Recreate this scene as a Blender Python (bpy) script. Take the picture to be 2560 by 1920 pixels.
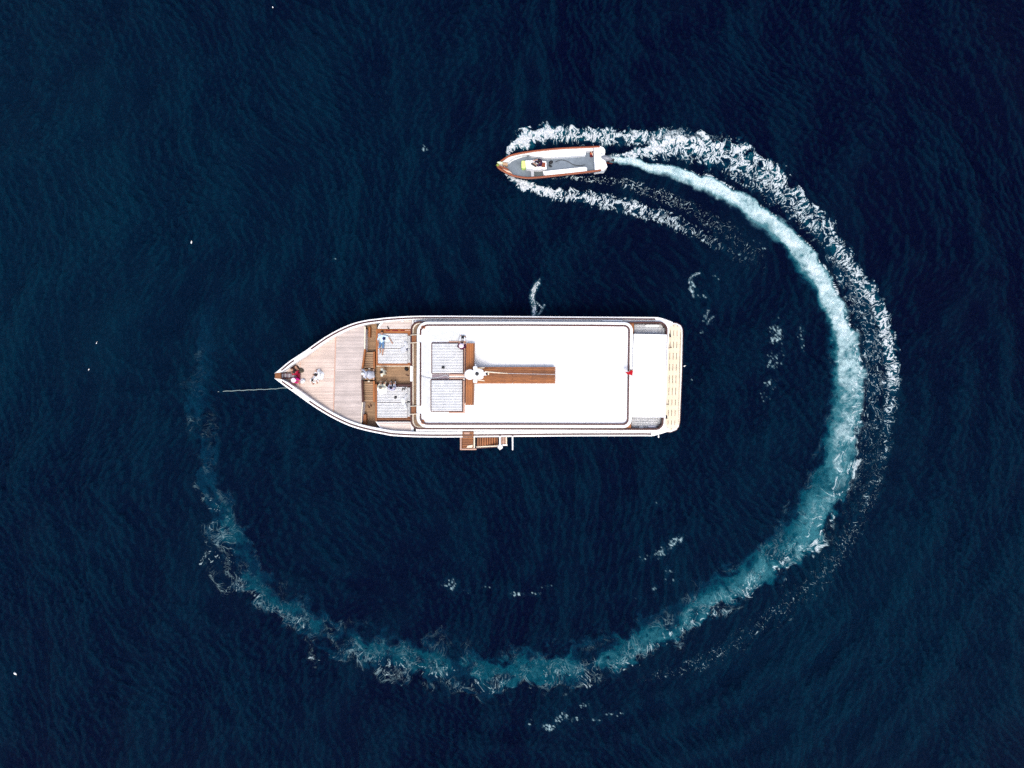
import bpy, bmesh, math, random
import numpy as np
from mathutils import Vector, Matrix
for o in list(bpy.data.objects): bpy.data.objects.remove(o)
random.seed(7); np.random.seed(7)
C = bpy.context.scene.collection
scene = bpy.context.scene
R = math.radians
# ================================================================ camera, sky, sun, exposure
CAM_H = 52.0                     # drone height above the sea, metres
PX = 2560/76.8                   # photograph pixels per metre at sea level
cam_d = bpy.data.cameras.new('camera'); cam = bpy.data.objects.new('camera', cam_d); C.objects.link(cam)
cam.location = (0, 0, CAM_H); cam.rotation_euler = (0, 0, 0)
cam_d.sensor_width = 36; cam_d.lens = 36*CAM_H/76.8; cam_d.clip_end = 20000; cam_d.clip_start = .5
scene.camera = cam
world = bpy.data.worlds.new('World'); scene.world = world; world.use_nodes = True
wn = world.node_tree.nodes; wl = world.node_tree.links
SUN_EL, SUN_AZ = 70, 174         # azimuth measured clockwise from +y (top of the picture)
sky = wn.new('ShaderNodeTexSky'); sky.sky_type = 'NISHITA'; sky.sun_disc = False
sky.sun_elevation = R(SUN_EL); sky.sun_rotation = R(SUN_AZ); sky.air_density = 1.0; sky.dust_density = 3.0; sky.ozone_density = 1.0
wl.new(sky.outputs[0], wn['Background'].inputs[0]); wn['Background'].inputs[1].default_value = 0.14
sun_d = bpy.data.lights.new('sun', 'SUN'); sun_d.energy = 1.5; sun_d.angle = R(20); sun_d.color = (1, .955, .90)
sun = bpy.data.objects.new('sun', sun_d); C.objects.link(sun)
d = Vector((math.sin(R(SUN_AZ))*math.cos(R(SUN_EL)), math.cos(R(SUN_AZ))*math.cos(R(SUN_EL)), math.sin(R(SUN_EL))))
sun.rotation_euler = d.to_track_quat('Z', 'Y').to_euler(); sun.location = d*60
scene.view_settings.view_transform = 'Standard'; scene.view_settings.look = 'None'
scene.view_settings.exposure = 0.86; scene.view_settings.gamma = 1; scene.view_settings.use_curve_mapping = False
scene.render.engine = 'CYCLES'; scene.cycles.use_denoising = False; scene.cycles.sample_clamp_direct = 6; scene.cycles.sample_clamp_indirect = 3; scene.cycles.max_bounces = 5
scene.cycles.caustics_reflective = False; scene.cycles.caustics_refractive = False

# ================================================================ helpers
def P(px, py, z=0.0):
    """world point at height z that lies on the ray through photograph pixel (px, py)"""
    k = (CAM_H-z)/CAM_H
    return ((px-1280)/PX*k, (960-py)/PX*k, z)
def srgb(r, g, b):
    f = lambda c: c/12.92 if c <= .04045 else ((c+.055)/1.055)**2.4
    return (f(r/255), f(g/255), f(b/255), 1)
def nodes(name):
    m = bpy.data.materials.new(name); m.use_nodes = True
    return m, m.node_tree.nodes, m.node_tree.links, m.node_tree.nodes['Principled BSDF']
def plain(name, col, rough=.5, spec=.4, bump=0, bscale=60, mottle=.06, mscale=6, metal=0):
    """painted / cloth / plastic surface with faint uneven tone, grime and fine relief"""
    m, n, l, b = nodes(name)
    c = col if len(col) == 4 else (*col, 1)
    tc = n.new('ShaderNodeTexCoord'); nz = n.new('ShaderNodeTexNoise'); nz.inputs['Scale'].default_value = mscale; nz.inputs['Detail'].default_value = 6
    l.new(tc.outputs['Object'], nz.inputs['Vector'])
    mx = n.new('ShaderNodeMix'); mx.data_type = 'RGBA'
    mx.inputs['A'].default_value = tuple(x*(1-mottle*2.2) for x in c[:3])+(1,); mx.inputs['B'].default_value = tuple(min(1, x*(1+mottle)) for x in c[:3])+(1,)
    mr = n.new('ShaderNodeMapRange'); mr.inputs[1].default_value = .3; mr.inputs[2].default_value = .65
    l.new(nz.outputs['Fac'], mr.inputs[0]); l.new(mr.outputs[0], mx.inputs['Factor']); l.new(mx.outputs['Result'], b.inputs['Base Color'])
    b.inputs['Roughness'].default_value = rough; b.inputs['Specular IOR Level'].default_value = spec; b.inputs['Metallic'].default_value = metal
    if bump:
        n2 = n.new('ShaderNodeTexNoise'); n2.inputs['Scale'].default_value = bscale; n2.inputs['Detail'].default_value = 3
        l.new(tc.outputs['Object'], n2.inputs['Vector'])
        bp = n.new('ShaderNodeBump'); bp.inputs['Strength'].default_value = bump; bp.inputs['Distance'].default_value = .01
        l.new(n2.outputs['Fac'], bp.inputs['Height']); l.new(bp.outputs[0], b.inputs['Normal'])
    return m
def wood(name, light, dark, axis=0, rough=.5, var=.22):
    """timber: grain drawn out along one axis, each board a little different (attribute 'tone' or the object's own random)"""
    m, n, l, b = nodes(name)
    tc = n.new('ShaderNodeTexCoord'); mp = n.new('ShaderNodeMapping')
    sc = [14, 14, 14]; sc[axis] = 1.1; mp.inputs['Scale'].default_value = sc
    l.new(tc.outputs['Object'], mp.inputs['Vector'])
    nz = n.new('ShaderNodeTexNoise'); nz.inputs['Scale'].default_value = 1.6; nz.inputs['Detail'].default_value = 7; nz.inputs['Roughness'].default_value = .65
    l.new(mp.outputs[0], nz.inputs['Vector'])
    big = n.new('ShaderNodeTexNoise'); big.inputs['Scale'].default_value = .9; big.inputs['Detail'].default_value = 4; l.new(tc.outputs['Object'], big.inputs['Vector'])
    at = n.new('ShaderNodeAttribute'); at.attribute_name = 'tone'; oi = n.new('ShaderNodeObjectInfo')
    ad = n.new('ShaderNodeMath'); ad.operation = 'ADD'; l.new(at.outputs['Fac'], ad.inputs[0]); l.new(oi.outputs['Random'], ad.inputs[1])
    fr = n.new('ShaderNodeMath'); fr.operation = 'FRACT'; l.new(ad.outputs[0], fr.inputs[0])
    mr = n.new('ShaderNodeMapRange'); mr.inputs[1].default_value = .25; mr.inputs[2].default_value = .75; l.new(nz.outputs['Fac'], mr.inputs[0])
    mx = n.new('ShaderNodeMix'); mx.data_type = 'RGBA'; mx.inputs['A'].default_value = (*dark[:3], 1); mx.inputs['B'].default_value = (*light[:3], 1)
    l.new(mr.outputs[0], mx.inputs['Factor'])
    hv = n.new('ShaderNodeHueSaturation'); l.new(mx.outputs['Result'], hv.inputs['Color'])
    m1 = n.new('ShaderNodeMapRange'); m1.inputs[3].default_value = 1-var; m1.inputs[4].default_value = 1+var; l.new(fr.outputs[0], m1.inputs[0])
    m2 = n.new('ShaderNodeMapRange'); m2.inputs[1].default_value = .3; m2.inputs[2].default_value = .7; m2.inputs[3].default_value = .88; m2.inputs[4].default_value = 1.1; l.new(big.outputs['Fac'], m2.inputs[0])
    mu = n.new('ShaderNodeMath'); mu.operation = 'MULTIPLY'; l.new(m1.outputs[0], mu.inputs[0]); l.new(m2.outputs[0], mu.inputs[1]); l.new(mu.outputs[0], hv.inputs['Value'])
    l.new(hv.outputs[0], b.inputs['Base Color'])
    bp = n.new('ShaderNodeBump'); bp.inputs['Strength'].default_value = .25; bp.inputs['Distance'].default_value = .006
    l.new(nz.outputs['Fac'], bp.inputs['Height']); l.new(bp.outputs[0], b.inputs['Normal'])
    b.inputs['Roughness'].default_value = rough; b.inputs['Specular IOR Level'].default_value = .35
    return m
ORIG = {}
class MB:
    """collects shapes in world coordinates; build() links them as ONE mesh object"""
    def __init__(s): s.v = []; s.f = []; s.m = []; s.t = []
    def add(s, vs, fs, mi=0, tone=0):
        n = len(s.v); s.v += [tuple(v) for v in vs]; s.f += [tuple(i+n for i in f) for f in fs]; s.m += [mi]*len(fs); s.t += [tone]*len(fs); return s
    def box(s, c, size, rz=0, mi=0, tone=0, ry=0, rx=0):
        M = Matrix.Translation(c) @ Matrix.Rotation(rz, 4, 'Z') @ Matrix.Rotation(ry, 4, 'Y') @ Matrix.Rotation(rx, 4, 'X')
        h = [x/2 for x in size]
        vs = [M @ Vector((a*h[0], b*h[1], e*h[2])) for a in (-1, 1) for b in (-1, 1) for e in (-1, 1)]
        return s.add(vs, [(0, 1, 3, 2), (4, 6, 7, 5), (0, 4, 5, 1), (2, 3, 7, 6), (0, 2, 6, 4), (1, 5, 7, 3)], mi, tone)
    def prism(s, pts, z0, z1, mi=0, tone=0, taper=1.0):
        """pts: world xy outline at the top"""
        ar = sum(pts[i][0]*pts[(i+1) % len(pts)][1]-pts[(i+1) % len(pts)][0]*pts[i][1] for i in range(len(pts)))
        if ar < 0: pts = pts[::-1]
        n = len(pts); cx = sum(p[0] for p in pts)/n; cy = sum(p[1] for p in pts)/n
        vs = [(p[0], p[1], z1) for p in pts]+[(cx+(p[0]-cx)*taper, cy+(p[1]-cy)*taper, z0) for p in pts]
        return s.add(vs, [tuple(range(n)), tuple(range(2*n-1, n-1, -1))]+[(i, n+i, n+(i+1) % n, (i+1) % n) for i in range(n)], mi, tone)
    def pprism(s, pp, z0, z1, mi=0, tone=0, taper=1.0):
        """pp: outline in photograph pixels as seen at height z1"""
        return s.prism([P(x, y, z1)[:2] for x, y in pp], z0, z1, mi, tone, taper)
    def prect(s, x0, y0, x1, y1, z0, z1, mi=0, tone=0):
        return s.pprism([(x0, y0), (x1, y0), (x1, y1), (x0, y1)], z0, z1, mi, tone)
    def tube(s, pts, r, n=8, mi=0, closed=False, tone=0, caps=True):
        pts = [Vector(p) for p in pts]; m = len(pts); rr = r if hasattr(r, '__len__') else [r]*m
        vs = []
        for i, p in enumerate(pts):
            a = pts[(i-1) % m] if (closed or i > 0) else p; b = pts[(i+1) % m] if (closed or i < m-1) else p
            t = (b-a).normalized(); up = Vector((0, 0, 1)) if abs(t.z) < .95 else Vector((1, 0, 0))
            x = t.cross(up).normalized(); y = x.cross(t)
            for k in range(n):
                an = 2*math.pi*k/n; vs.append(p+(x*math.cos(an)+y*math.sin(an))*rr[i])
        fs = []
        for i in range(m if closed else m-1):
            for k in range(n):
                j = (i+1) % m
                fs.append((i*n+k, i*n+(k+1) % n, j*n+(k+1) % n, j*n+k))
        if not closed and caps: fs += [tuple(range(n-1, -1, -1)), tuple((m-1)*n+k for k in range(n))]
        return s.add(vs, fs, mi, tone)
    def ell(s, c, r, mi=0, nu=10, nv=7, rz=0, M=None, fn=None):
        vs = []; 
        M = M or (Matrix.Translation(c) @ Matrix.Rotation(rz, 4, 'Z'))
        for j in range(1, nv):
            th = math.pi*j/nv
            for i in range(nu):
                ph = 2*math.pi*i/nu; q = Vector((r[0]*math.sin(th)*math.cos(ph), r[1]*math.sin(th)*math.sin(ph), r[2]*math.cos(th)))
                if fn: q = fn(q)
                vs.append(M @ q)
        q0 = Vector((0, 0, r[2])); q1 = Vector((0, 0, -r[2]))
        if fn: q0, q1 = fn(q0), fn(q1)
        vs += [M @ q0, M @ q1]; a = len(vs)-2; fs = []
        for j in range(nv-2):
            for i in range(nu): fs.append((j*nu+i, (j+1)*nu+i, (j+1)*nu+(i+1) % nu, j*nu+(i+1) % nu))
        for i in range(nu): fs.append((a, i, (i+1) % nu)); fs.append((a+1, (nv-2)*nu+(i+1) % nu, (nv-2)*nu+i))
        return s.add(vs, fs, mi)
    def lathe(s, c, prof, n=14, mi=0, sx=1, sy=1):
        vs = []; m = len(prof)
        for r, z in prof:
            for k in range(n): an = 2*math.pi*k/n; vs.append((c[0]+r*math.cos(an)*sx, c[1]+r*math.sin(an)*sy, c[2]+z))
        fs = [(i*n+k, i*n+(k+1) % n, (i+1)*n+(k+1) % n, (i+1)*n+k) for i in range(m-1) for k in range(n)]
        fs += [tuple(range(n-1, -1, -1)), tuple((m-1)*n+k for k in range(n))]
        return s.add(vs, fs, mi)
    def ribbon(s, A, B, z0, z1, mi=0, closed=False):
        """solid band between two world polylines A and B (xyz of their top), thickness z1-z0 downwards"""
        n = len(A); d = z1-z0; vs = []
        for a, b in zip(A, B): vs += [a, b, (b[0], b[1], b[2]-d), (a[0], a[1], a[2]-d)]
        fs = []
        for i in range(n if closed else n-1):
            p = i*4; q = ((i+1) % n)*4
            for k in range(4): fs.append((p+k, q+k, q+(k+1) % 4, p+(k+1) % 4))
        if not closed: fs += [(3, 2, 1, 0), (n*4-4, n*4-3, n*4-2, n*4-1)]
        return s.add(vs, fs, mi)
    def build(s, name, mats, parent=None, label=None, bevel=0, smooth=None, kind=None, cat=None, group=None, origin=None):
        if not isinstance(mats, (list, tuple)): mats = [mats]
        V = np.array(s.v, float)
        if origin is None: origin = ((V[:, 0].min()+V[:, 0].max())/2, (V[:, 1].min()+V[:, 1].max())/2, V[:, 2].min())
        me = bpy.data.meshes.new(name); me.from_pydata([tuple(x) for x in V-np.array(origin)], [], s.f)
        for m in mats: me.materials.append(m)
        me.polygons.foreach_set('material_index', s.m)
        if any(s.t):
            at = me.attributes.new('tone', 'FLOAT', 'FACE'); at.data.foreach_set('value', np.array(s.t, np.float32))
        bm = bmesh.new(); bm.from_mesh(me); bmesh.ops.recalc_face_normals(bm, faces=bm.faces)
        if bevel:
            ed = [e for e in bm.edges if len(e.link_faces) == 2 and e.calc_face_angle(0) > .6]
            bmesh.ops.bevel(bm, geom=ed, offset=bevel, segments=2, profile=.5, affect='EDGES', clamp_overlap=True)
        bm.to_mesh(me); bm.free()
        if smooth is None: smooth = 0 if bevel else 35
        if smooth:
            me.polygons.foreach_set('use_smooth', [True]*len(me.polygons)); me.set_sharp_from_angle(angle=R(smooth))
        o = bpy.data.objects.new(name, me); C.objects.link(o); ORIG[o.name] = Vector(origin)
        if parent: o.parent = parent; o.location = Vector(origin)-ORIG[parent.name]
        else: o.location = origin
        tag(o, label, cat, group, kind)
        return o
def tag(o, label=None, cat=None, group=None, kind=None):
    if label: o['label'] = label
    if cat: o['category'] = cat
    if group: o['group'] = group
    if kind: o['kind'] = kind
    return o
def thing(name, loc, label, cat, group=None):
    o = bpy.data.objects.new(name, None); C.objects.link(o); o.location = loc; o.empty_display_size = .3
    ORIG[o.name] = Vector(loc); return tag(o, label, cat, group)
def repeat(o, parent, delta, tone=None):
    """another piece like o (shares its mesh) shifted by delta under the same parent"""
    c = o.copy(); C.objects.link(c); c.location = Vector(o.location)+Vector(delta); c.parent = parent
    ORIG[c.name] = ORIG[o.name]+Vector(delta); return c
def arc(cx, cy, r, a0, a1, n=8):
    return [(cx+r*math.cos(R(a0+(a1-a0)*i/n)), cy+r*math.sin(R(a0+(a1-a0)*i/n))) for i in range(n+1)]
def rrect(x0, y0, x1, y1, r, n=6):
    """rounded rectangle outline, photograph pixels (y down); r may be one value or four (tl, tr, br, bl)"""
    r = r if hasattr(r, '__len__') else [r]*4
    return arc(x0+r[0], y0+r[0], r[0], 180, 270, n)+arc(x1-r[1], y0+r[1], r[1], 270, 360, n)+arc(x1-r[2], y1-r[2], r[2], 0, 90, n)+arc(x0+r[3], y1-r[3], r[3], 90, 180, n)
def spans(poly, y):
    """x intervals where the horizontal line y is inside a polygon"""
    xs = []
    for i in range(len(poly)):
        a = poly[i]; b = poly[(i+1) % len(poly)]
        if (a[1] > y) != (b[1] > y): xs.append(a[0]+(y-a[1])/(b[1]-a[1])*(b[0]-a[0]))
    xs.sort(); return list(zip(xs[::2], xs[1::2]))
def planking(poly, z, pitch, gap, thick=.02, axis=0, joint=2.6, rng=random):
    """boards laid over a world xy polygon: real strips with open seams and staggered butt joints"""
    mb = MB(); pl = poly if axis == 0 else [(p[1], p[0]) for p in poly]
    y0 = min(p[1] for p in pl); y1 = max(p[1] for p in pl); n = max(1, int(round((y1-y0)/pitch))); pitch = (y1-y0)/n
    for i in range(n):
        a = y0+i*pitch+gap/2; b = y0+(i+1)*pitch-gap/2; e = (b-a)*.06
        sa = spans(pl, a+e); sb = spans(pl, b-e)
        if len(sa) != len(sb): sa = sb = spans(pl, (a+b)/2)
        for (xa0, xa1), (xb0, xb1) in zip(sa, sb):
            L = max(xa1-xa0, xb1-xb0); m = max(1, int(L/joint+rng.random())); cuts = [0]+sorted((k+rng.uniform(.25, .75))/m for k in range(m-1))+[1]
            if m == 1: cuts = [0, 1]
            for c0, c1 in zip(cuts[:-1], cuts[1:]):
                g0 = .0 if c0 == 0 else gap*.6/L; g1 = 0 if c1 == 1 else gap*.6/L
                q = [(xa0+(xa1-xa0)*(c0+g0), a), (xa0+(xa1-xa0)*(c1-g1), a), (xb0+(xb1-xb0)*(c1-g1), b), (xb0+(xb1-xb0)*(c0+g0), b)]
                if min(q[1][0]-q[0][0], q[2][0]-q[3][0]) < .01: continue
                if axis: q = [(p[1], p[0]) for p in q]
                zz = z+rng.uniform(-.0015, .0015)
                mb.prism(q, zz-thick, zz, 0, rng.random()*.98+.01)
    return mb
# ---------------------------------------------------------------- noise and curve fields (numpy)
class Noise:
    def __init__(s, seed):
        r = np.random.RandomState(seed); a = r.rand(256, 256)*2*np.pi
        s.gx = np.cos(a).astype(np.float32); s.gy = np.sin(a).astype(np.float32)
    def __call__(s, x, y):
        xi = np.floor(x).astype(np.int32); yi = np.floor(y).astype(np.int32)
        fx = (x-xi).astype(np.float32); fy = (y-yi).astype(np.float32)
        u = fx*fx*fx*(fx*(fx*6-15)+10); v = fy*fy*fy*(fy*(fy*6-15)+10)
        def g(i, j, dx, dy):
            a = (xi+i) & 255; b = (yi+j) & 255
            return s.gx[a, b]*dx + s.gy[a, b]*dy
        n00 = g(0, 0, fx, fy); n10 = g(1, 0, fx-1, fy); n01 = g(0, 1, fx, fy-1); n11 = g(1, 1, fx-1, fy-1)
        a = n00+u*(n10-n00); b = n01+u*(n11-n01)
        return (a+v*(b-a))*1.4
NZ = [Noise(k) for k in range(12)]
def fbm(k, x, y, o=3, gain=0.5):
    t = 0; a = 1.0; n = 0
    for i in range(o):
        t = t + a*NZ[(k+i) % 12](x*2**i+17.3*i, y*2**i-9.1*i); n += a; a *= gain
    return t/n
def ss(a, b, x):
    t = np.clip((x-a)/(b-a), 0, 1); return t*t*(3-2*t)
def catmull(P, n=12):
    P = np.array(P, float); out = []
    for i in range(len(P)-1):
        p0 = P[max(i-1, 0)]; p1 = P[i]; p2 = P[i+1]; p3 = P[min(i+2, len(P)-1)]
        t = np.linspace(0, 1, n, endpoint=False)[:, None]
        out.append(0.5*((2*p1)+(-p0+p2)*t+(2*p0-5*p1+4*p2-p3)*t*t+(-p0+3*p1-3*p2+p3)*t**3))
    out.append(P[-1:]); return np.concatenate(out)
class Band:
    """nearest-curve coordinates of every grid vertex: s (arc px), t (signed px, + = left of travel), w (half width), k (strength)"""
    def __init__(b, X1, Y1, pts, reach=1.9, n=10):
        C = catmull(pts, n); seg = np.hypot(*(C[1:, :2]-C[:-1, :2]).T); S = np.concatenate([[0], np.cumsum(seg)])
        b.len = S[-1]
        nx, ny = len(X1), len(Y1)
        x0, x1 = C[:, 0].min(), C[:, 0].max(); y0, y1 = C[:, 1].min(), C[:, 1].max(); m = C[:, 2].max()*reach+6
        ia, ib = np.searchsorted(X1, [x0-m, x1+m]); ja, jb = np.searchsorted(Y1, [y0-m, y1+m])
        b.sl = (slice(ja, jb), slice(ia, ib)); sh = (jb-ja, ib-ia)
        D = np.full(sh, 1e9, np.float32); b.s = np.zeros(sh, np.float32); b.t = np.zeros(sh, np.float32)
        b.w = np.ones(sh, np.float32); b.k = np.zeros(sh, np.float32)
        xs = X1[ia:ib]; ys = Y1[ja:jb]
        for i in range(len(C)-1):
            p = C[i]; q = C[i+1]; R = max(p[2], q[2])*reach+5
            a0, a1 = np.searchsorted(xs, [min(p[0], q[0])-R, max(p[0], q[0])+R])
            c0, c1 = np.searchsorted(ys, [min(p[1], q[1])-R, max(p[1], q[1])+R])
            if a1 <= a0 or c1 <= c0: continue
            gx = xs[None, a0:a1]-p[0]; gy = ys[c0:c1, None]-p[1]
            dx, dy = q[0]-p[0], q[1]-p[1]; L = np.hypot(dx, dy)+1e-9
            uq = (gx*dx+gy*dy)/L; uu = np.clip(uq, 0, L)
            if i == 0: uu = np.where(uq < -p[2]*.5, 1e6, uu)
            if i == len(C)-2: uu = np.where(uq > L+q[2]*.3, 1e6, uu)
            ex = gx-uu*dx/L; ey = gy-uu*dy/L; d = np.hypot(ex, ey)
            V = D[c0:c1, a0:a1]; msk = (d < V) & (d < 1e5)
            f = uu/L; sg = np.where(gx*dy-gy*dx > 0, 1, -1)
            V[msk] = d[msk]
            b.s[c0:c1, a0:a1][msk] = (S[i]+uu)[msk]; b.t[c0:c1, a0:a1][msk] = (d*sg)[msk]
            b.w[c0:c1, a0:a1][msk] = (p[2]+(q[2]-p[2])*f)[msk]; b.k[c0:c1, a0:a1][msk] = (p[3]+(q[3]-p[3])*f)[msk]
        b.far = D > 1e8; b.k[b.far] = 0
        b.d = b.t/b.w
WASH = [(1505,397,9,1.0),(1535,398,10,1.0),(1560,402,11,1.0),(1600,412,12,1.0),(1650,424,16,.98),(1700,437,20,.97),(1750,454,23,.96),(1800,477,26,.95),(1850,506,29,.94),
 (1900,540,30,.93),(1950,580,32,.92),(1990,618,34,.9),(2020,660,36,.89),(2050,712,37,.88),(2080,765,37,.87),(2098,815,37,.84),(2110,870,39,.80),(2114,930,42,.74),
 (2115,1000,43,.68),(2106,1060,44,.63),(2094,1130,47,.58),(2074,1195,49,.55),(2048,1250,50,.52),(2022,1305,52,.49),(1992,1350,52,.47),(1945,1385,50,.45),(1900,1415,46,.44),
 (1850,1450,44,.42),(1800,1488,44,.41),(1750,1518,42,.40),(1700,1548,42,.385),(1650,1578,42,.37),(1600,1604,42,.35),(1550,1622,42,.335),(1500,1634,44,.32),(1450,1650,44,.30),(1400,1662,44,.29),
 (1350,1670,46,.27),(1300,1674,46,.26),(1250,1677,46,.25),(1200,1676,46,.24),(1150,1672,46,.235),(1100,1660,46,.22),(1050,1650,44,.205),(1000,1638,42,.195),(950,1618,40,.185),
 (900,1606,38,.18),(850,1600,36,.17),(810,1572,36,.17),(770,1545,36,.17),(725,1520,36,.165),(690,1500,36,.17),(655,1475,36,.18),(625,1448,38,.18),(598,1410,40,.19),(585,1370,40,.20),(575,1325,36,.2),(568,1285,30,.18),
 (545,1250,26,.15),(524,1212,24,.14),(516,1150,24,.12),(505,1090,24,.13),(497,1040,28,.13),(505,970,26,.09),(510,900,24,.09),(520,840,24,.08),(540,770,24,.05),(570,690,24,.0)]
BOWTOP = [(1268,390,5,.8),(1281,369,14,1.0),(1298,356,25,1.05),(1320,346,31,1.05),(1350,338,29,.95),(1390,337,26,.86),(1430,340,28,.84),(1470,342,28,.82),(1520,343,28,.8),(1570,344,27,.78),(1620,342,25,.74),(1670,338,22,.66),(1715,337,16,.5),(1760,341,12,.42),(1795,345,9,.36),(1830,350,7,.2)]
FAN = [(1520,392,6,.6),(1545,391,10,.9),(1580,388,18,1.0),(1620,380,27,1.0),(1660,372,34,1.0),(1700,368,38,.95),(1745,374,45,.9),(1790,387,52,.84),(1835,404,55,.79),(1880,428,56,.75),(1920,455,52,.72),(1960,486,48,.7),(2000,521,44,.68),(2040,563,39,.64),(2080,612,36,.6),(2115,658,34,.58),(2150,705,32,.57),
 (2180,750,28,.62),(2203,797,27,.68),(2218,845,27,.72),(2226,900,26,.68),(2228,955,24,.60),(2224,1010,22,0.44),(2216,1065,22,0.36),(2206,1120,24,0.32),(2194,1180,26,0.29),(2176,1240,30,0.28),(2150,1300,34,0.28),(2110,1365,40,0.27),(2060,1430,42,0.27),(2000,1490,42,0.26),(1930,1545,40,0.26),(1850,1600,36,0.26),(1780,1640,32,0.27),(1700,1672,28,0.26),(1600,1705,22,0.18)]
FRINGE = [(2085,640,26,0.36),(2120,700,30,0.36),(2148,760,32,0.34),(2168,820,32,0.33),(2180,880,32,0.33),(2186,950,32,0.31),(2184,1020,32,0.28),(2176,1090,34,0.25),(2160,1160,36,0.22),(2135,1230,40,0.19),(2100,1300,44,0.13),(2050,1370,46,0.00)]
BOWLOW = [(1262,430,5,.7),(1278,446,10,.95),(1300,459,15,1.0),(1330,470,17,.95),(1370,482,18,.85),(1410,489,21,.8),(1450,494,23,.78),(1500,502,24,.76),(1550,512,25,.73),(1600,524,26,.7),(1650,540,26,.64),(1695,558,25,.56),(1740,580,23,.46),(1780,602,20,.4),(1820,628,17,.34),(1850,655,14,.28),(1880,690,10,.1)]
SPECK = [(1330,452,4,0.17),(1400,444,6,0.29),(1450,444,9,0.35),(1510,452,14,0.35),(1570,464,18,0.34),(1640,484,20,0.32),(1700,508,22,0.29),(1750,534,24,0.26),(1800,566,26,0.24),(1850,604,26,0.22),(1890,645,26,0.18),(1915,700,24,0.08)]
# loose flecks, old foam and sun glints painted white: (x, y, rx, ry, rotation deg, strength)
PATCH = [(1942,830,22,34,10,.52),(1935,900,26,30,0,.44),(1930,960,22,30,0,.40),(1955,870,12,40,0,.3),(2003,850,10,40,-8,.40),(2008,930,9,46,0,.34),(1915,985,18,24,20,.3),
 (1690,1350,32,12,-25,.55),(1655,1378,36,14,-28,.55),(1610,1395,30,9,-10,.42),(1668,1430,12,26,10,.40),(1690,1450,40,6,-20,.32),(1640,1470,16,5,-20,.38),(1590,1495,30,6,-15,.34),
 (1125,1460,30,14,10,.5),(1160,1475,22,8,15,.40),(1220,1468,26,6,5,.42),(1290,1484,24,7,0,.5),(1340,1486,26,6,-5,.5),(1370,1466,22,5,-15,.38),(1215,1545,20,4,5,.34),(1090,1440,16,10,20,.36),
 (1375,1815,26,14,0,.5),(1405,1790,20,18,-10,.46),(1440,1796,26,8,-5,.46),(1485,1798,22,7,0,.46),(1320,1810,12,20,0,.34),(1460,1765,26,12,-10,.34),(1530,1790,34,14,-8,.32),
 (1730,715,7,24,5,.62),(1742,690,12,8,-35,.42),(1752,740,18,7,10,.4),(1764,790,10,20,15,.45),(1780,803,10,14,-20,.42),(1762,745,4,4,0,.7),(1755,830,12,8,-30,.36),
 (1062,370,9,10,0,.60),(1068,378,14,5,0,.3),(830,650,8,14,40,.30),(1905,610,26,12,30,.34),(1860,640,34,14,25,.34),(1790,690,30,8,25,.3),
 (1360,1240,30,12,-20,.25),(1480,1230,20,10,-20,.28),(1640,1260,26,10,-20,.25),(1750,1400,26,6,-20,.3),(1440,960,20,6,-30,.25),(1730,950,22,6,-30,.3)]
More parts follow.
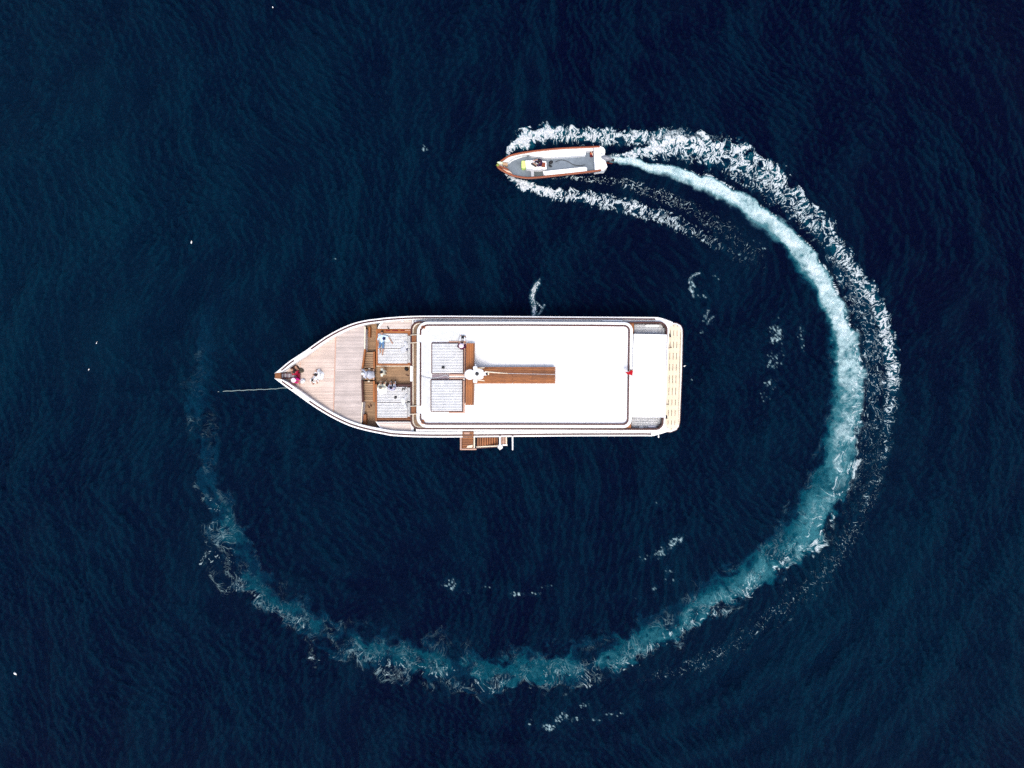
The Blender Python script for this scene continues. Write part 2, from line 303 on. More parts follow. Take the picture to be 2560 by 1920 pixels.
# wisps: thin drifting filaments (polyline px, half width, strength)
WISP = [([(1335,792),(1336,775),(1334,758),(1331,740),(1336,722),(1344,708)],6,.8),([(1345,788),(1352,778),(1357,768),(1362,762)],2.6,.72),([(1357,770),(1348,762),(1342,755)],2.4,.66),([(1326,745),(1330,735),(1338,726)],4,.6),([(1342,715),(1347,706),(1349,698)],3,.5),
 ([(1722,708),(1726,695),(1738,686),(1750,683)],2.4,.6),([(1722,722),(1730,733),(1733,744)],2.2,.55),([(1765,798),(1768,785),(1772,776)],2,.5),([(1768,812),(1774,800),(1786,790)],2,.45),
 ([(2014,1128),(2030,1120),(2052,1118)],0,0)]
def foam_fields(X1, Y1):
    """X1, Y1: 1-D photograph-pixel coordinates of the dense grid lines -> aeration A, white W, churn height H, owner id,
    and for the fine foam lace its density LP and its own drawn-out coordinates LU, LV"""
    sh = (len(Y1), len(X1)); z0 = lambda: np.zeros(sh, np.float32)
    A, W, H, LP, LU, LV, TH = z0(), z0(), z0(), z0(), z0(), z0(), z0(); O = np.zeros(sh, np.uint8)
    GX, GY = np.meshgrid(X1.astype(np.float32), Y1.astype(np.float32))
    LU += GX/14; LV += GY/14
    def put(b, a, w, h, oid, lace=None):
        z = b.sl; ok = ~b.far; a = a*ok; w = w*ok; h = h*ok
        Wz = W[z]; O[z] = np.where((w > Wz) & (w > .12) | (a > A[z]) & (a > .12), oid, O[z])
        A[z] = np.maximum(A[z], a); W[z] = 1-(1-Wz)*(1-w); H[z] += h
        if lace is not None:
            p, u, v = lace; p = p*ok; m = p > LP[z]
            LP[z] = np.where(m, p, LP[z]); LU[z] = np.where(m, u, LU[z]); LV[z] = np.where(m, v, LV[z]); O[z] = np.where(m & (p > .15), oid, O[z])
    # --- propeller wash: milky water, billowing on its inner side, lace on its outer side
    b = Band(X1, Y1, WASH, 2.2)
    s, w, k = b.s, b.w*(1-.18*ss(.74, .88, b.k)+.28*ss(1500, 2600, b.s)), b.k*(1+.22*ss(1500, 2400, b.s))*(1-.36*ss(2850, 3500, b.s)); t = -b.t            # t > 0 towards the inside of the turn
    old = ss(950, 1900, s)                       # 0 fresh .. 1 old
    wx = fbm(0, s/60, t/60, 2)*16; wy = fbm(3, s/60+50, t/60, 2)*16
    t = t + old*24*fbm(11, s/150, 0*s+3, 2)+7*fbm(11, s/48, 0*s+9, 2)      # the trail meanders
    bil = fbm(1, (s+wx)/46, (t+wy)/40, 5, .62); bil2 = fbm(5, (s+wx)/110, t/80+9, 3)
    q = t/w
    ed = np.where(q > 0, q, -q)+np.where(q > 0, bil*(1.0+.75*old), bil*(.78+.75*old))+bil2*(.22+.75*old)
    core = ss(1.08, .62, ed)
    soft = np.where(q > 0, ss(1.36, .40, ed), ss(1.14, .78, ed))
    fine = fbm(2, s/8, t/17, 3, .6)
    streak = fbm(6, (s+wy*1.6)/14, (t+wx)/34, 4, .62)
    tone = np.clip(k*(1.0+.40*bil2+.42*streak*(.5+.5*old)+.62*bil+.16*fine*(1-old)), 0, 1.1)
    gap = 1-old*ss(.06, -.38, bil2+.6*bil)*.85
    a = np.clip(soft*(.50+.50*core), 0, 1)*tone*gap*(1-.42*ss(.0, 1.0, q)*(1-.6*old))
    side = ss(1.32, .98, ed)*(.35+.65*ss(.45, -.6, q))
    gate = ss(-.10, .30, fbm(7, s/70+4, t/46, 2)+.10+.30*(1-old)-.12*ss(2600, 3600, s))
    kk = np.clip(k*1.35, 0, 1)
    lp = side*gate*(.20+.26*np.minimum(kk, .7))*ss(.05, .2, k)*ss(300, 800, s)
    thr = np.where(q > 0, ss(1.15, .75, ed), ss(1.30, .95, ed))*(.30+.70*ss(.75, -.5, q))*ss(-.02, .34, fbm(7, s/64+14, t/40, 3)+.10-.10*ss(2700, 3700, s))*(.30+.75*np.minimum(kk, .8))*ss(.04, .16, k)*ss(420, 1100, s)
    thr = thr*(.7+.9*np.clip(fbm(9, (s+wx)/11, (t+wy)/15, 2)+.15, 0, 1))
    fresh = ss(600, 40, s)*core*(.50+.7*fine)
    mid = core*ss(.5, .85, k)*ss(-.10, .75, streak*.9+fine*.8-.35*q)*.66
    rim = ss(.74, .98, -q+.5*bil)*ss(1.35, 1.02, -q+.5*bil)*ss(.5, .8, k)
    we = np.clip(np.maximum(fresh, mid), 0, 1)
    lp = np.maximum(lp, .60*rim*ss(-.35, .15, bil2+bil))
    put(b, a, we, core*k*(.05*streak+.04*fine)+soft*k*.03, 1, (lp, (s+wx*1.5)/(30-12*ss(.5, .8, k)), (t+wy*1.5)/46+11))
    TH[b.sl] = np.maximum(TH[b.sl], thr*~b.far); z = b.sl; m = (thr > .04) & (LP[z] <= lp+.01) & ~b.far
    LU[z] = np.where(m, (s+wx*1.5)/(30-12*ss(.5, .8, k)), LU[z]); LV[z] = np.where(m, (t+wy*1.5)/46+11, LV[z])
    # --- breaking bow waves: lace of foam that opens up with age
    def lacey(b, oid, su, sv, amp, prof, teal=.35, gain=1.0):
        s, w, k = b.s, b.w, b.k; t = -b.t; q = t/w      # q > 0 towards the inside of the turn
        wx = fbm(0, s/34, t/34+3, 3)*15; wy = fbm(3, s/34+50, t/34, 3)*15
        edge = fbm(5, (s+wx)/26, (t+wy)/24+oid, 4, .65)
        e = ss(1.12, .50, np.abs(q)+edge*.95)
        lo = fbm(10, (s+wx)/40, (t+wy)/30+oid, 4, .62)
        p = np.clip(prof(s, q)*k*gain*(1+.50*lo), 0, 1.0)*e
        wv = ss(.72, 1.0, p)*np.clip(.55+.9*fbm(9, (s+wx)/5, (t+wy)/13, 3, .6), 0, 1)*.8
        a = ss(.10, .95, p+.35*lo*k*e)*teal
        put(b, np.clip(a, 0, 1), np.clip(wv, 0, 1), amp*e*k*(.6+.5*lo), oid, (p, (s+wx)/su, (t+wy)/sv+oid*7))
    lacey(Band(X1, Y1, BOWTOP, 1.8), 2, 15, 30, .16, lambda s, q: .92+.25*ss(.5, -.5, q)*ss(200, 0, s)+.10*ss(.9, .2, np.abs(q))-.38*ss(.1, 1.0, q)*ss(60, 140, s), .40, .80)
    lacey(Band(X1, Y1, FAN, 1.8), 2, 15, 25, .12, lambda s, q: np.where(s < 640, .92+.22*ss(.1, -.8, q)-.34*ss(-.1, .9, q), .86+.3*ss(.8, .0, np.abs(q))), .40, .80)
    lacey(Band(X1, Y1, FRINGE, 1.6), 2, 20, 12, .03, lambda s, q: 1.0+0*q, .50, 1.05)
    lacey(Band(X1, Y1, BOWLOW, 1.8), 2, 15, 30, .13, lambda s, q: .84+.28*ss(.6, -.4, q)*ss(260, 40, s)+.16*ss(.9, 0, np.abs(q)), .22, .80)
    lacey(Band(X1, Y1, SPECK, 1.7), 2, 13, 15, .01, lambda s, q: 1.0+0*q, .06, 1.05)
    # --- loose patches of flecks
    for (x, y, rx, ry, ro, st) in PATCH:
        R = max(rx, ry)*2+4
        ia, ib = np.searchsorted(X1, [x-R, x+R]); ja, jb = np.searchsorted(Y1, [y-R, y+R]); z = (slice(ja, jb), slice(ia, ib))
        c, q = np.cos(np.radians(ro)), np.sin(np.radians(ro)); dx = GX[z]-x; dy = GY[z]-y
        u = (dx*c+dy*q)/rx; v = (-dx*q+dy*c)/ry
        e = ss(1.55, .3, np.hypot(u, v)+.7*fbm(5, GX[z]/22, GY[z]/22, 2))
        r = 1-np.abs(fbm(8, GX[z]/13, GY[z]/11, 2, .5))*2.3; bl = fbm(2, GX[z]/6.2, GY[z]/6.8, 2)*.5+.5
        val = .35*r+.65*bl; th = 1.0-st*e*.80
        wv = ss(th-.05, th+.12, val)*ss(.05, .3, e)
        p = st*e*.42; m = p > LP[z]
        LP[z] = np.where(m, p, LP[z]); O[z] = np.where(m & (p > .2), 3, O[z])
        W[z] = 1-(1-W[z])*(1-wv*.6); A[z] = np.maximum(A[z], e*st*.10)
    for (pl, hw, st) in WISP:
        if st <= 0: continue
        b = Band(X1, Y1, [(p[0], p[1], hw, st) for p in pl], 2.2, 8)
        d = np.abs(b.t)/b.w+fbm(2, GX[b.sl]/8, GY[b.sl]/8, 3, .6)*.9
        wv = ss(1.15, .35, d)*b.k*(.55+.6*(fbm(9, GX[b.sl]/5, GY[b.sl]/9, 2)*.5+.5)); a = ss(2.0, .4, d)*b.k*.35
        put(b, a, np.clip(wv*.25, 0, 1), 0*wv, 3, (np.clip(ss(1.5, .3, d)*b.k*.95, 0, 1), GX[b.sl]/10, GY[b.sl]/13))
    return A, np.clip(W, 0, 1), H, O, LP, LU, LV, TH
# ================================================================ the sea
def sea_material():
    m, n, l, b = nodes('sea_water')
    tc = n.new('ShaderNodeTexCoord')
    aA = n.new('ShaderNodeAttribute'); aA.attribute_name = 'aeration'; aW = n.new('ShaderNodeAttribute'); aW.attribute_name = 'foam'; aT = n.new('ShaderNodeAttribute'); aT.attribute_name = 'tint'
    aL = n.new('ShaderNodeAttribute'); aL.attribute_name = 'lace'; aU = n.new('ShaderNodeAttribute'); aU.attribute_name = 'drawn'
    rp = n.new('ShaderNodeValToRGB'); cr = rp.color_ramp; cr.interpolation = 'EASE'
    st = [(0, (.0, .0, .0)), (.12, (.0003, .010, .018)), (.3, (.0010, .041, .053)), (.55, (.026, .122, .136)), (.82, (.34, .465, .46)), (1.0, (.58, .66, .65))]
    cr.elements[0].position = 0; cr.elements[0].color = (*st[0][1], 1); cr.elements[1].position = 1; cr.elements[1].color = (*st[-1][1], 1)
    for p, c in st[1:-1]: e = cr.elements.new(p); e.color = (*c, 1)
    l.new(aA.outputs['Fac'], rp.inputs[0])
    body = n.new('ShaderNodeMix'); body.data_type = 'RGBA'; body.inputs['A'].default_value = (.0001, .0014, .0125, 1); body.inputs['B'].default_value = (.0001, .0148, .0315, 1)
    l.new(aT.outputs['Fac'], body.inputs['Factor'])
    add = n.new('ShaderNodeMix'); add.data_type = 'RGBA'; add.blend_type = 'ADD'; add.inputs['Factor'].default_value = 1
    l.new(body.outputs['Result'], add.inputs['A']); l.new(rp.outputs['Color'], add.inputs['B'])
    fn = n.new('ShaderNodeTexNoise'); fn.inputs['Scale'].default_value = 9; fn.inputs['Detail'].default_value = 5; l.new(tc.outputs['Object'], fn.inputs['Vector'])
    fm = n.new('ShaderNodeMapRange'); fm.inputs[1].default_value = .3; fm.inputs[2].default_value = .7; fm.inputs[3].default_value = .44; fm.inputs[4].default_value = .80; l.new(fn.outputs['Fac'], fm.inputs[0])
    fc = n.new('ShaderNodeCombineColor'); rd = n.new('ShaderNodeMath'); rd.operation = 'MULTIPLY'; l.new(fm.outputs[0], rd.inputs[0]); l.new(rd.outputs[0], fc.inputs[0]); l.new(fm.outputs[0], fc.inputs[1]); l.new(fm.outputs[0], fc.inputs[2])
    mx = n.new('ShaderNodeMix'); mx.data_type = 'RGBA'; l.new(add.outputs['Result'], mx.inputs['A']); l.new(fc.outputs[0], mx.inputs['B'])
    l.new(mx.outputs['Result'], b.inputs['Base Color'])
    # fine foam lace, finer than the mesh: bright threads round dark holes in coordinates drawn out along the wake
    def mth(op, *ins, clamp=False):
        q = n.new('ShaderNodeMath'); q.operation = op; q.use_clamp = clamp
        for i, x in enumerate(ins):
            if hasattr(x, 'links'): l.new(x, q.inputs[i])
            else: q.inputs[i].default_value = x
        return q.outputs[0]
    def noise(scale, det, rough, dist, off):
        mp_ = n.new('ShaderNodeMapping'); mp_.inputs['Location'].default_value = off; l.new(aU.outputs['Vector'], mp_.inputs['Vector'])
        q = n.new('ShaderNodeTexNoise'); q.inputs['Scale'].default_value = scale; q.inputs['Detail'].default_value = det; q.inputs['Roughness'].default_value = rough; q.inputs['Distortion'].default_value = dist
        l.new(mp_.outputs[0], q.inputs['Vector']); return q.outputs['Fac']
    def ridge(x, k): return mth('SUBTRACT', 1.0, mth('MULTIPLY', mth('ABSOLUTE', mth('SUBTRACT', x, .5)), k))
    r1 = ridge(noise(1.0, 2, .55, .9, (0, 0, 0)), 8.5); r2 = ridge(noise(2.3, 2, .55, .6, (31, 7, 3)), 7.5); r3 = noise(4.6, 2, .6, .3, (5, 61, 9))
    val = mth('ADD', mth('ADD', mth('MULTIPLY', r1, .46), mth('MULTIPLY', r2, .34)), mth('MULTIPLY', r3, .24))
    dlt = mth('ADD', mth('SUBTRACT', val, 1.0), mth('MULTIPLY', aL.outputs['Fac'], .93))
    lm = n.new('ShaderNodeMapRange'); lm.interpolation_type = 'SMOOTHSTEP'; lm.inputs[1].default_value = -.02; lm.inputs[2].default_value = .20; l.new(dlt, lm.inputs[0])
    gt = n.new('ShaderNodeMapRange'); gt.inputs[1].default_value = .06; gt.inputs[2].default_value = .22; l.new(aL.outputs['Fac'], gt.inputs[0])
    lace = mth('MULTIPLY', lm.outputs[0], gt.outputs[0])
    lace = mth('MULTIPLY', lace, mth('ADD', .50, mth('MULTIPLY', aL.outputs['Fac'], .75)), clamp=True)
    aH = n.new('ShaderNodeAttribute'); aH.attribute_name = 'threads'
    t1 = mth('MULTIPLY', ridge(noise(.85, 3, .6, 1.1, (3, 17, 1)), 52), 1.0, clamp=True); t2 = mth('MULTIPLY', ridge(noise(1.9, 2, .6, .8, (13, 2, 41)), 40), .6, clamp=True)
    thread = mth('MULTIPLY', mth('MULTIPLY', mth('MAXIMUM', t1, t2), aH.outputs['Fac']), .60)
    FW = mth('MAXIMUM', aW.outputs['Fac'], mth('MAXIMUM', lace, thread))
    l.new(FW, mx.inputs['Factor'])
    l.new(mth('ADD', .62, mth('MULTIPLY', FW, .35)), rd.inputs[1])      # a thin film lets the blue-green water through
    rr = n.new('ShaderNodeMapRange'); rr.inputs[3].default_value = .34; rr.inputs[4].default_value = .85; l.new(FW, rr.inputs[0]); l.new(rr.outputs[0], b.inputs['Roughness'])
    b.inputs['IOR'].default_value = 1.333
    sp = n.new('ShaderNodeMapRange'); sp.inputs[3].default_value = .05; sp.inputs[4].default_value = .05; l.new(FW, sp.inputs[0]); l.new(sp.outputs[0], b.inputs['Specular IOR Level'])
    # wavelets too small for the mesh
    mp = n.new('ShaderNodeMapping'); mp.inputs['Scale'].default_value = (1.5, .8, 1); mp.inputs['Rotation'].default_value = (0, 0, R(-14)); l.new(tc.outputs['Object'], mp.inputs['Vector'])
    w1 = n.new('ShaderNodeTexNoise'); w1.inputs['Scale'].default_value = 3.3; w1.inputs['Detail'].default_value = 5; w1.inputs['Roughness'].default_value = .62; w1.inputs['Distortion'].default_value = .3; l.new(mp.outputs[0], w1.inputs['Vector'])
    bp = n.new('ShaderNodeBump'); bp.inputs['Strength'].default_value = 1; bp.inputs['Distance'].default_value = .30; l.new(w1.outputs['Fac'], bp.inputs['Height'])
    l.new(bp.outputs[0], b.inputs['Normal'])
    return m
M_SEA = sea_material()
def make_sea():
    st = .08; hx, hy = 43.2, 33.2
    cx = np.arange(-hx, hx+st/2, st); cy = np.arange(-hy, hy+st/2, st)
    def grow(e, end=4500):
        out = []; d = .12
        while e < end: e += d; out.append(e); d *= 1.28
        return np.array(out)
    gx = grow(hx); gy = grow(hy)
    X = np.concatenate([-gx[::-1], cx, gx]); Y = np.concatenate([-gy[::-1], cy, gy])[::-1]      # Y runs down the picture
    nx, ny = len(X), len(Y); ox, oy = len(gx), len(gy)
    px = 1280+cx*PX; py = 960-cy[::-1]*PX
    a, w, h, own, lp, lu, lv, thr = foam_fields(px, py)
    A = np.zeros((ny, nx), np.float32); W = A.copy(); H = A.copy(); O = np.zeros((ny, nx), np.uint8); LP = A.copy(); LU = A.copy(); LV = A.copy(); TH = A.copy()
    z = (slice(oy, oy+len(cy)), slice(ox, ox+len(cx))); A[z] = a; W[z] = w; H[z] = h; O[z] = own; LP[z] = lp; LU[z] = lu; LV[z] = lv; TH[z] = thr
    A = np.maximum(A, .42*np.sqrt(W)*(W > .02))
    GX, GY = np.meshgrid(X, Y); 
    # --- wind sea: a directional spectrum of short waves, uneven from place to place
    step = np.maximum(np.gradient(X)[None, :], np.abs(np.gradient(Y))[:, None])
    rng = np.random.RandomState(3); Z = np.zeros((ny, nx))
    patch = .72+.75*fbm(2, GX/9, GY/9, 2)+.35*fbm(6, GX/28, GY/28, 2); patch = np.clip(patch, .25, 1.6)
    BX = GX+5.5*fbm(5, GX/22, GY/22, 2)*np.clip(60/np.maximum(np.hypot(GX, GY), 60), 0, 1); BY = GY+5.5*fbm(9, GX/22+7, GY/22, 2)*np.clip(60/np.maximum(np.hypot(GX, GY), 60), 0, 1)
    def waves(n, l0, l1, slope, dir0, spread, mask):
        nonlocal Z
        acc = np.zeros((ny, nx))
        for i in range(n):
            L = l0*(l1/l0)**rng.rand(); k = 2*math.pi/L; an = R(dir0)+rng.randn()*R(spread)
            am = slope/k/math.sqrt(n)*1.4
            ph = k*(BX*math.cos(an)+BY*math.sin(an))+rng.rand()*6.283+.9*np.sin((GX*math.sin(an)-GY*math.cos(an))/(2.1*L)+rng.rand()*6)
            acc += am*np.sin(ph)*np.clip(L/step/2.5-.6, 0, 1)
        Z += acc*mask
    pa = np.clip(.55+1.3*fbm(4, GX/12, GY/12, 2), .12, 1.5); pb = np.clip(.55-1.3*fbm(4, GX/12, GY/12, 2)+.5*fbm(8, GX/7, GY/7, 2), .12, 1.5)
    waves(22, .34, .95, .32, 6, 26, patch*pa)
    waves(22, .34, .95, .28, 48, 36, patch*pb)
    waves(14, .34, 1.0, .15, -60, 50, patch)
    waves(18, 1.1, 3.0, .13, 18, 34, .4+.6*pa)
    waves(9, 3.2, 9, .075, -28, 26, 1)
    # --- the turning boat's own waves: crests outside the ring, and a slack calm just inside it
    ccx, ccy = P(1330, 930)[:2]; rr = np.hypot(GX-ccx, (GY-ccy)*1.05); th = np.degrees(np.arctan2(GY-ccy, GX-ccx))
    sec = ss(40, 5, th)*ss(-150, -80, th)
    rad = 26.0+1.5*fbm(4, GX/14, GY/14, 2)
    u = rr-rad; Z += .14*np.clip(.6+1.1*fbm(8, GX/11, GY/11, 2), .1, 1.4)*np.sin(2*math.pi*(u+.9*fbm(3, GX/7, GY/7, 2))/2.9)*ss(-1.5, 2, u)*ss(22, 6, u)*sec
    u2 = rr-15; Z += .03*np.sin(2*math.pi*(u2+.5*fbm(6, GX/6, GY/6, 2))/1.6)*ss(-6, 0, u2)*ss(7, 2, u2)*ss(70, 0, np.abs(th+60))
    ux, uy = P(900, 700)[:2]; r3 = np.hypot(GX-ux-14, GY-uy+16); u3 = r3-19+1.2*fbm(1, GX/9, GY/9, 2)
    Z += .12*np.sin(2*math.pi*u3/2.4)*ss(4.5, 0, np.abs(u3))*np.clip(.5+1.4*fbm(7, GX/8, GY/8, 2), 0, 1.2)*ss(-60, -25, -np.abs(np.degrees(np.arctan2(GY-uy+16, GX-ux-14))-128))
    Z *= (1-.5*np.clip(A, 0, 1)); Z += H*.9
    # the flat water under and beside the two hulls stays below their rails
    U_, V_ = 1280+GX*PX, 960-GY*PX
    T = .36+.26*fbm(1, GX/30, GY/30, 3)+.14*fbm(7, GX/7, GY/5, 3)+.46*np.exp(-((U_-50)/800)**2-((V_-560)/800)**2)+.30*np.exp(-((U_-2250)/700)**2-((V_-1560)/560)**2)-.22*np.exp(-((U_-2300)/900)**2-((V_-150)/700)**2)  # broad tone areas; vignette darkening at the upper right put into the tint
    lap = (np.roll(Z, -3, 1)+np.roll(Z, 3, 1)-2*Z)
    T = np.clip((T-.14)*.70+.24*ss(-.10, .16, Z)+.28*ss(.0, -.05, lap)-.07, 0, 1.3)  # wave tops lighter: light through the crests put into the tint
    V = np.stack([GX, GY, Z], -1).reshape(-1, 3).astype(np.float32)
    idx = np.arange(nx*ny).reshape(ny, nx)
    Q = np.stack([idx[:-1, :-1], idx[1:, :-1], idx[1:, 1:], idx[:-1, 1:]], -1)
    # normals of the whole sheet, so that the foam pieces join the water without a seam
    dzx = np.gradient(Z, axis=1)/np.gradient(X)[None, :]; dzy = np.gradient(Z, axis=0)/np.gradient(Y)[:, None]
    N = np.stack([-dzx, -dzy, np.ones_like(Z)], -1); N /= np.linalg.norm(N, axis=-1, keepdims=True); N = N.reshape(-1, 3).astype(np.float32)
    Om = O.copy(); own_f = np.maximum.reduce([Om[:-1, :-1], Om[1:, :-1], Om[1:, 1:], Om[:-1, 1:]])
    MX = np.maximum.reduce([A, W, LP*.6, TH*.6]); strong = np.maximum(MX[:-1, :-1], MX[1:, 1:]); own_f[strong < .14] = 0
    def sheet(name, faces):
        f = faces.reshape(-1, 4); uq, inv = np.unique(f, return_inverse=True); inv = inv.reshape(-1)
        me = bpy.data.meshes.new(name); me.vertices.add(len(uq)); me.vertices.foreach_set('co', V[uq].ravel())
        me.loops.add(len(inv)); me.loops.foreach_set('vertex_index', inv.astype(np.int32))
        me.polygons.add(len(f)); me.polygons.foreach_set('loop_start', np.arange(0, len(inv), 4, dtype=np.int32)); me.polygons.foreach_set('loop_total', np.full(len(f), 4, np.int32))
        me.update(calc_edges=True)
        me.polygons.foreach_set('use_smooth', np.ones(len(f), bool))
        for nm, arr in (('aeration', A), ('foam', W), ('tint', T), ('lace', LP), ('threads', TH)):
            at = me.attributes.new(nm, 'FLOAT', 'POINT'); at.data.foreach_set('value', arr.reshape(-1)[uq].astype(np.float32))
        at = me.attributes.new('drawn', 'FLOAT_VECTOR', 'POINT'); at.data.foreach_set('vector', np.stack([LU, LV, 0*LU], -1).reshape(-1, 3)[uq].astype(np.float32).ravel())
        me.normals_split_custom_set_from_vertices(N[uq])
        me.materials.append(M_SEA); o = bpy.data.objects.new(name, me); C.objects.link(o); return o
    tag(sheet('sea', Q[own_f == 0]), kind='structure')
    tag(sheet('propeller_wash', Q[own_f == 1]), 'curving trail of milky turquoise wash churned up behind the small boat', None, None, 'stuff')
    tag(sheet('bow_wave_foam', Q[own_f == 2]), 'white lacy foam thrown out by the bow of the small turning boat', None, None, 'stuff')
    tag(sheet('foam_glint_flecks', Q[own_f == 3]), 'loose white flecks of foam and painted sun glints scattered on the dark water inside the ring', None, None, 'stuff')
make_sea()
# ================================================================ materials of the boats
WHITE = plain('white_gelcoat', (.80, .795, .78), .38, .4, .05, 30, .035, 2.2)
WHITE2 = plain('white_canvas', (.80, .80, .79), .8, .15, .25, 160, .04, 1.5)
CREAM = plain('cream_trim', (.72, .62, .47), .5, .3, .1, 60)
MAHOG = wood('dark_mahogany', (.070, .009, .005), (.026, .004, .003), 0, .32, .25)
MAHOG_Y = wood('dark_mahogany_cross', (.070, .009, .005), (.026, .004, .003), 1, .32, .25)
TEAK = wood('oiled_teak', (.37, .122, .022), (.105, .027, .006), 0, .5, .34)
TEAK_Y = wood('oiled_teak_cross', (.37, .122, .022), (.105, .027, .006), 1, .5, .34)
TEAK_D = wood('well_teak', (.36, .225, .125), (.20, .115, .058), 0, .65, .20)
TEAK_DY = wood('walkway_teak', (.27, .175, .10), (.165, .10, .055), 1, .65, .22)
GREY_A = wood('weathered_deck_warm', (.66, .53, .45), (.52, .405, .335), 0, .75, .14)
GREY_B = wood('weathered_deck_grey', (.56, .475, .425), (.41, .34, .305), 0, .75, .14)
GREY_C = wood('weathered_deck_pale', (.66, .55, .48), (.50, .41, .355), 0, .75, .2)
CAULK = plain('black_caulk', (.06, .052, .048), .8, .2)
CAULK2 = plain('grey_caulk', (.22, .18, .16), .8, .2)
PALE = plain('sun_bleached_boards', (.70, .58, .42), .6, .25, .15, 50, .07, 3)
DARKGAP = plain('dark_recess', (.05, .04, .04), .8, .2)
STEEL = plain('brushed_steel', (.55, .56, .58), .35, .5, .1, 120, .08, 9, .85)
GREYP = plain('grey_plastic', (.40, .41, .43), .5, .4)
BLACK = plain('black_rubber', (.018, .018, .02), .6, .35)
FABRIC = plain('white_tufted_vinyl', (.62, .62, .615), .6, .25, .2, 90, .05, 3)
FABRIC_G = plain('grey_white_cushion', (.56, .57, .58), .75, .2, .3, 90, .06, 3)
GREYPATCH = plain('pale_grey_patch', (.565, .575, .57), .85, .15, .4, 120, .06, 3)
RED = plain('red_cloth', (.42, .004, .012), .8, .15, .2, 80)
MAROON = plain('maroon_cloth', (.16, .006, .022), .85, .1, .3, 80)
PURPLE = plain('mauve_grey_panel', (.21, .165, .185), .6, .3)
PINKWOOD = wood('pale_pink_timber', (.52, .33, .25), (.38, .22, .155), 0, .6, .15)
# ================================================================ the motor yacht
UP = [(686,933),(694,927),(723,903),(761,878),(787,859.5),(816,840),(850,821.5),(881.5,808.5),(913,800.5),(943,796.5),(975,793),(1028,789.9),(1091,789.1),(1239,789.8),(1400,791),(1600,792.3),(1642,793),(1664,798),(1682.6,805.3)]
LO = [(686,946),(712.7,966),(744,988),(770,1007),(795,1023.7),(829,1043.8),(871,1063.8),(913,1076.5),(960,1086),(985.5,1090),(1049,1093),(1150,1093.3),(1400,1091),(1600,1090.3),(1632,1090),(1668,1079.5),(1674,1077)]
def zs(x): return 3.05+.45*max(0, min(1, (900-x)/214))**1.6
def dense(path, n=8): return [tuple(p) for p in catmull(path, n)]
UPD, LOD = dense(UP), dense(LO)
def offs(path, d, sign, x0=None, x1=None):
    """path shifted inboard by d photograph pixels; optionally only between two x"""
    out = []
    for i, p in enumerate(path):
        a = path[max(0, i-1)]; b = path[min(len(path)-1, i+1)]; L = math.hypot(b[0]-a[0], b[1]-a[1])
        nx, ny = -(b[1]-a[1])/L*sign, (b[0]-a[0])/L*sign
        q = (p[0]+nx*d, p[1]+ny*d)
        if (x0 is None or p[0] >= x0) and (x1 is None or p[0] <= x1): out.append(q)
    return out
YC = P(1190, 941, 0)
yacht = thing('motor_yacht', (YC[0], YC[1], -.4), 'large white motor yacht at anchor with wooden foredeck and long white flybridge roof', 'yacht')
# --- hull
mb = MB()
def hull_side(path, sgn):
    rows = []
    for (x, y) in path:
        t = max(0, min(1, (930-x)/244)); X, Y, Z = P(x, y, zs(x)); yc = P(x, 940.5, zs(x))[1]
        pr = []
        for f, zz in ((0, Z-.13), (.45, 1.7), (.8, .75), (1.0, -.35)):
            xx = X+f*(2.5*t**1.5)-f*.25*(x > 1660); yy = yc+(Y-yc)*(1-.075*f-.42*f*t**.8)
            pr.append((xx, yy, zz))
        rows.append(pr)
    vs = [v for r in rows for v in r]; fs = []
    for i in range(len(rows)-1):
        for k in range(3): fs.append((i*4+k, i*4+k+1, (i+1)*4+k+1, (i+1)*4+k))
    mb.add(vs, fs); return rows
ru = hull_side([p for p in UPD if p[0] < 1664], 1); rl = hull_side([p for p in LOD if p[0] < 1657], -1)
vs = ru[-1]+rl[-1]; mb.add(vs, [(k, k+1, k+5, k+4) for k in range(3)])
vs = ru[0]+rl[0]; mb.add(vs, [(k, k+1, k+5, k+4) for k in range(3)])
mb.build('hull', WHITE, yacht, smooth=40)
# --- gunwale caps, varnished strips let into them, fairleads
for path, sgn, wd, brk, xend in ((UPD, 1, (11.5, 9.2), (742, 768), 1641), (LOD, -1, (12, 13), (736, 762), 1629)):
    A = []; B = []; nrm = offs(path, 1, sgn)
    for i, (x, y) in enumerate(path):
        f = max(0, min(1, (x-880)/120)); w = wd[0]*(1-f)+wd[1]*f
        if x < 712: w *= .45+.55*(x-686)/26
        nx, ny = nrm[i][0]-x, nrm[i][1]-y; A.append(P(x, y, zs(x))); B.append(P(x+nx*w, y+ny*w, zs(x)))
    cap = MB().ribbon(A, B, 2.5, 3.0).build('gunwale_cap', WHITE, yacht, bevel=.03)
    for a, b in ((699, brk[0]-6), (brk[1]+6, xend)):
        q0 = offs(path, 3.3, sgn, a, b); q1 = offs(path, 7.2, sgn, a, b)
        MB().ribbon([P(x, y, zs(x)+.03) for x, y in q0], [P(x, y, zs(x)+.03) for x, y in q1], 0, .06).build('varnished_strip', MAHOG, cap, bevel=.008)
    seg = [i for i, p in enumerate(path) if brk[0] <= p[0] <= brk[1]]
    i0, i1 = seg[0]-1, seg[-1]+1
    q0 = [offs(path, 1.5, sgn)[i] for i in range(i0, i1+1)]; q1 = [offs(path, 11.5, sgn)[i] for i in range(i0, i1+1)]
    MB().ribbon([P(x, y, zs(x)+.02) for x, y in q0], [P(x, y, zs(x)+.02) for x, y in q1], 0, .05).build('fairlead', STEEL, yacht, bevel=.01)
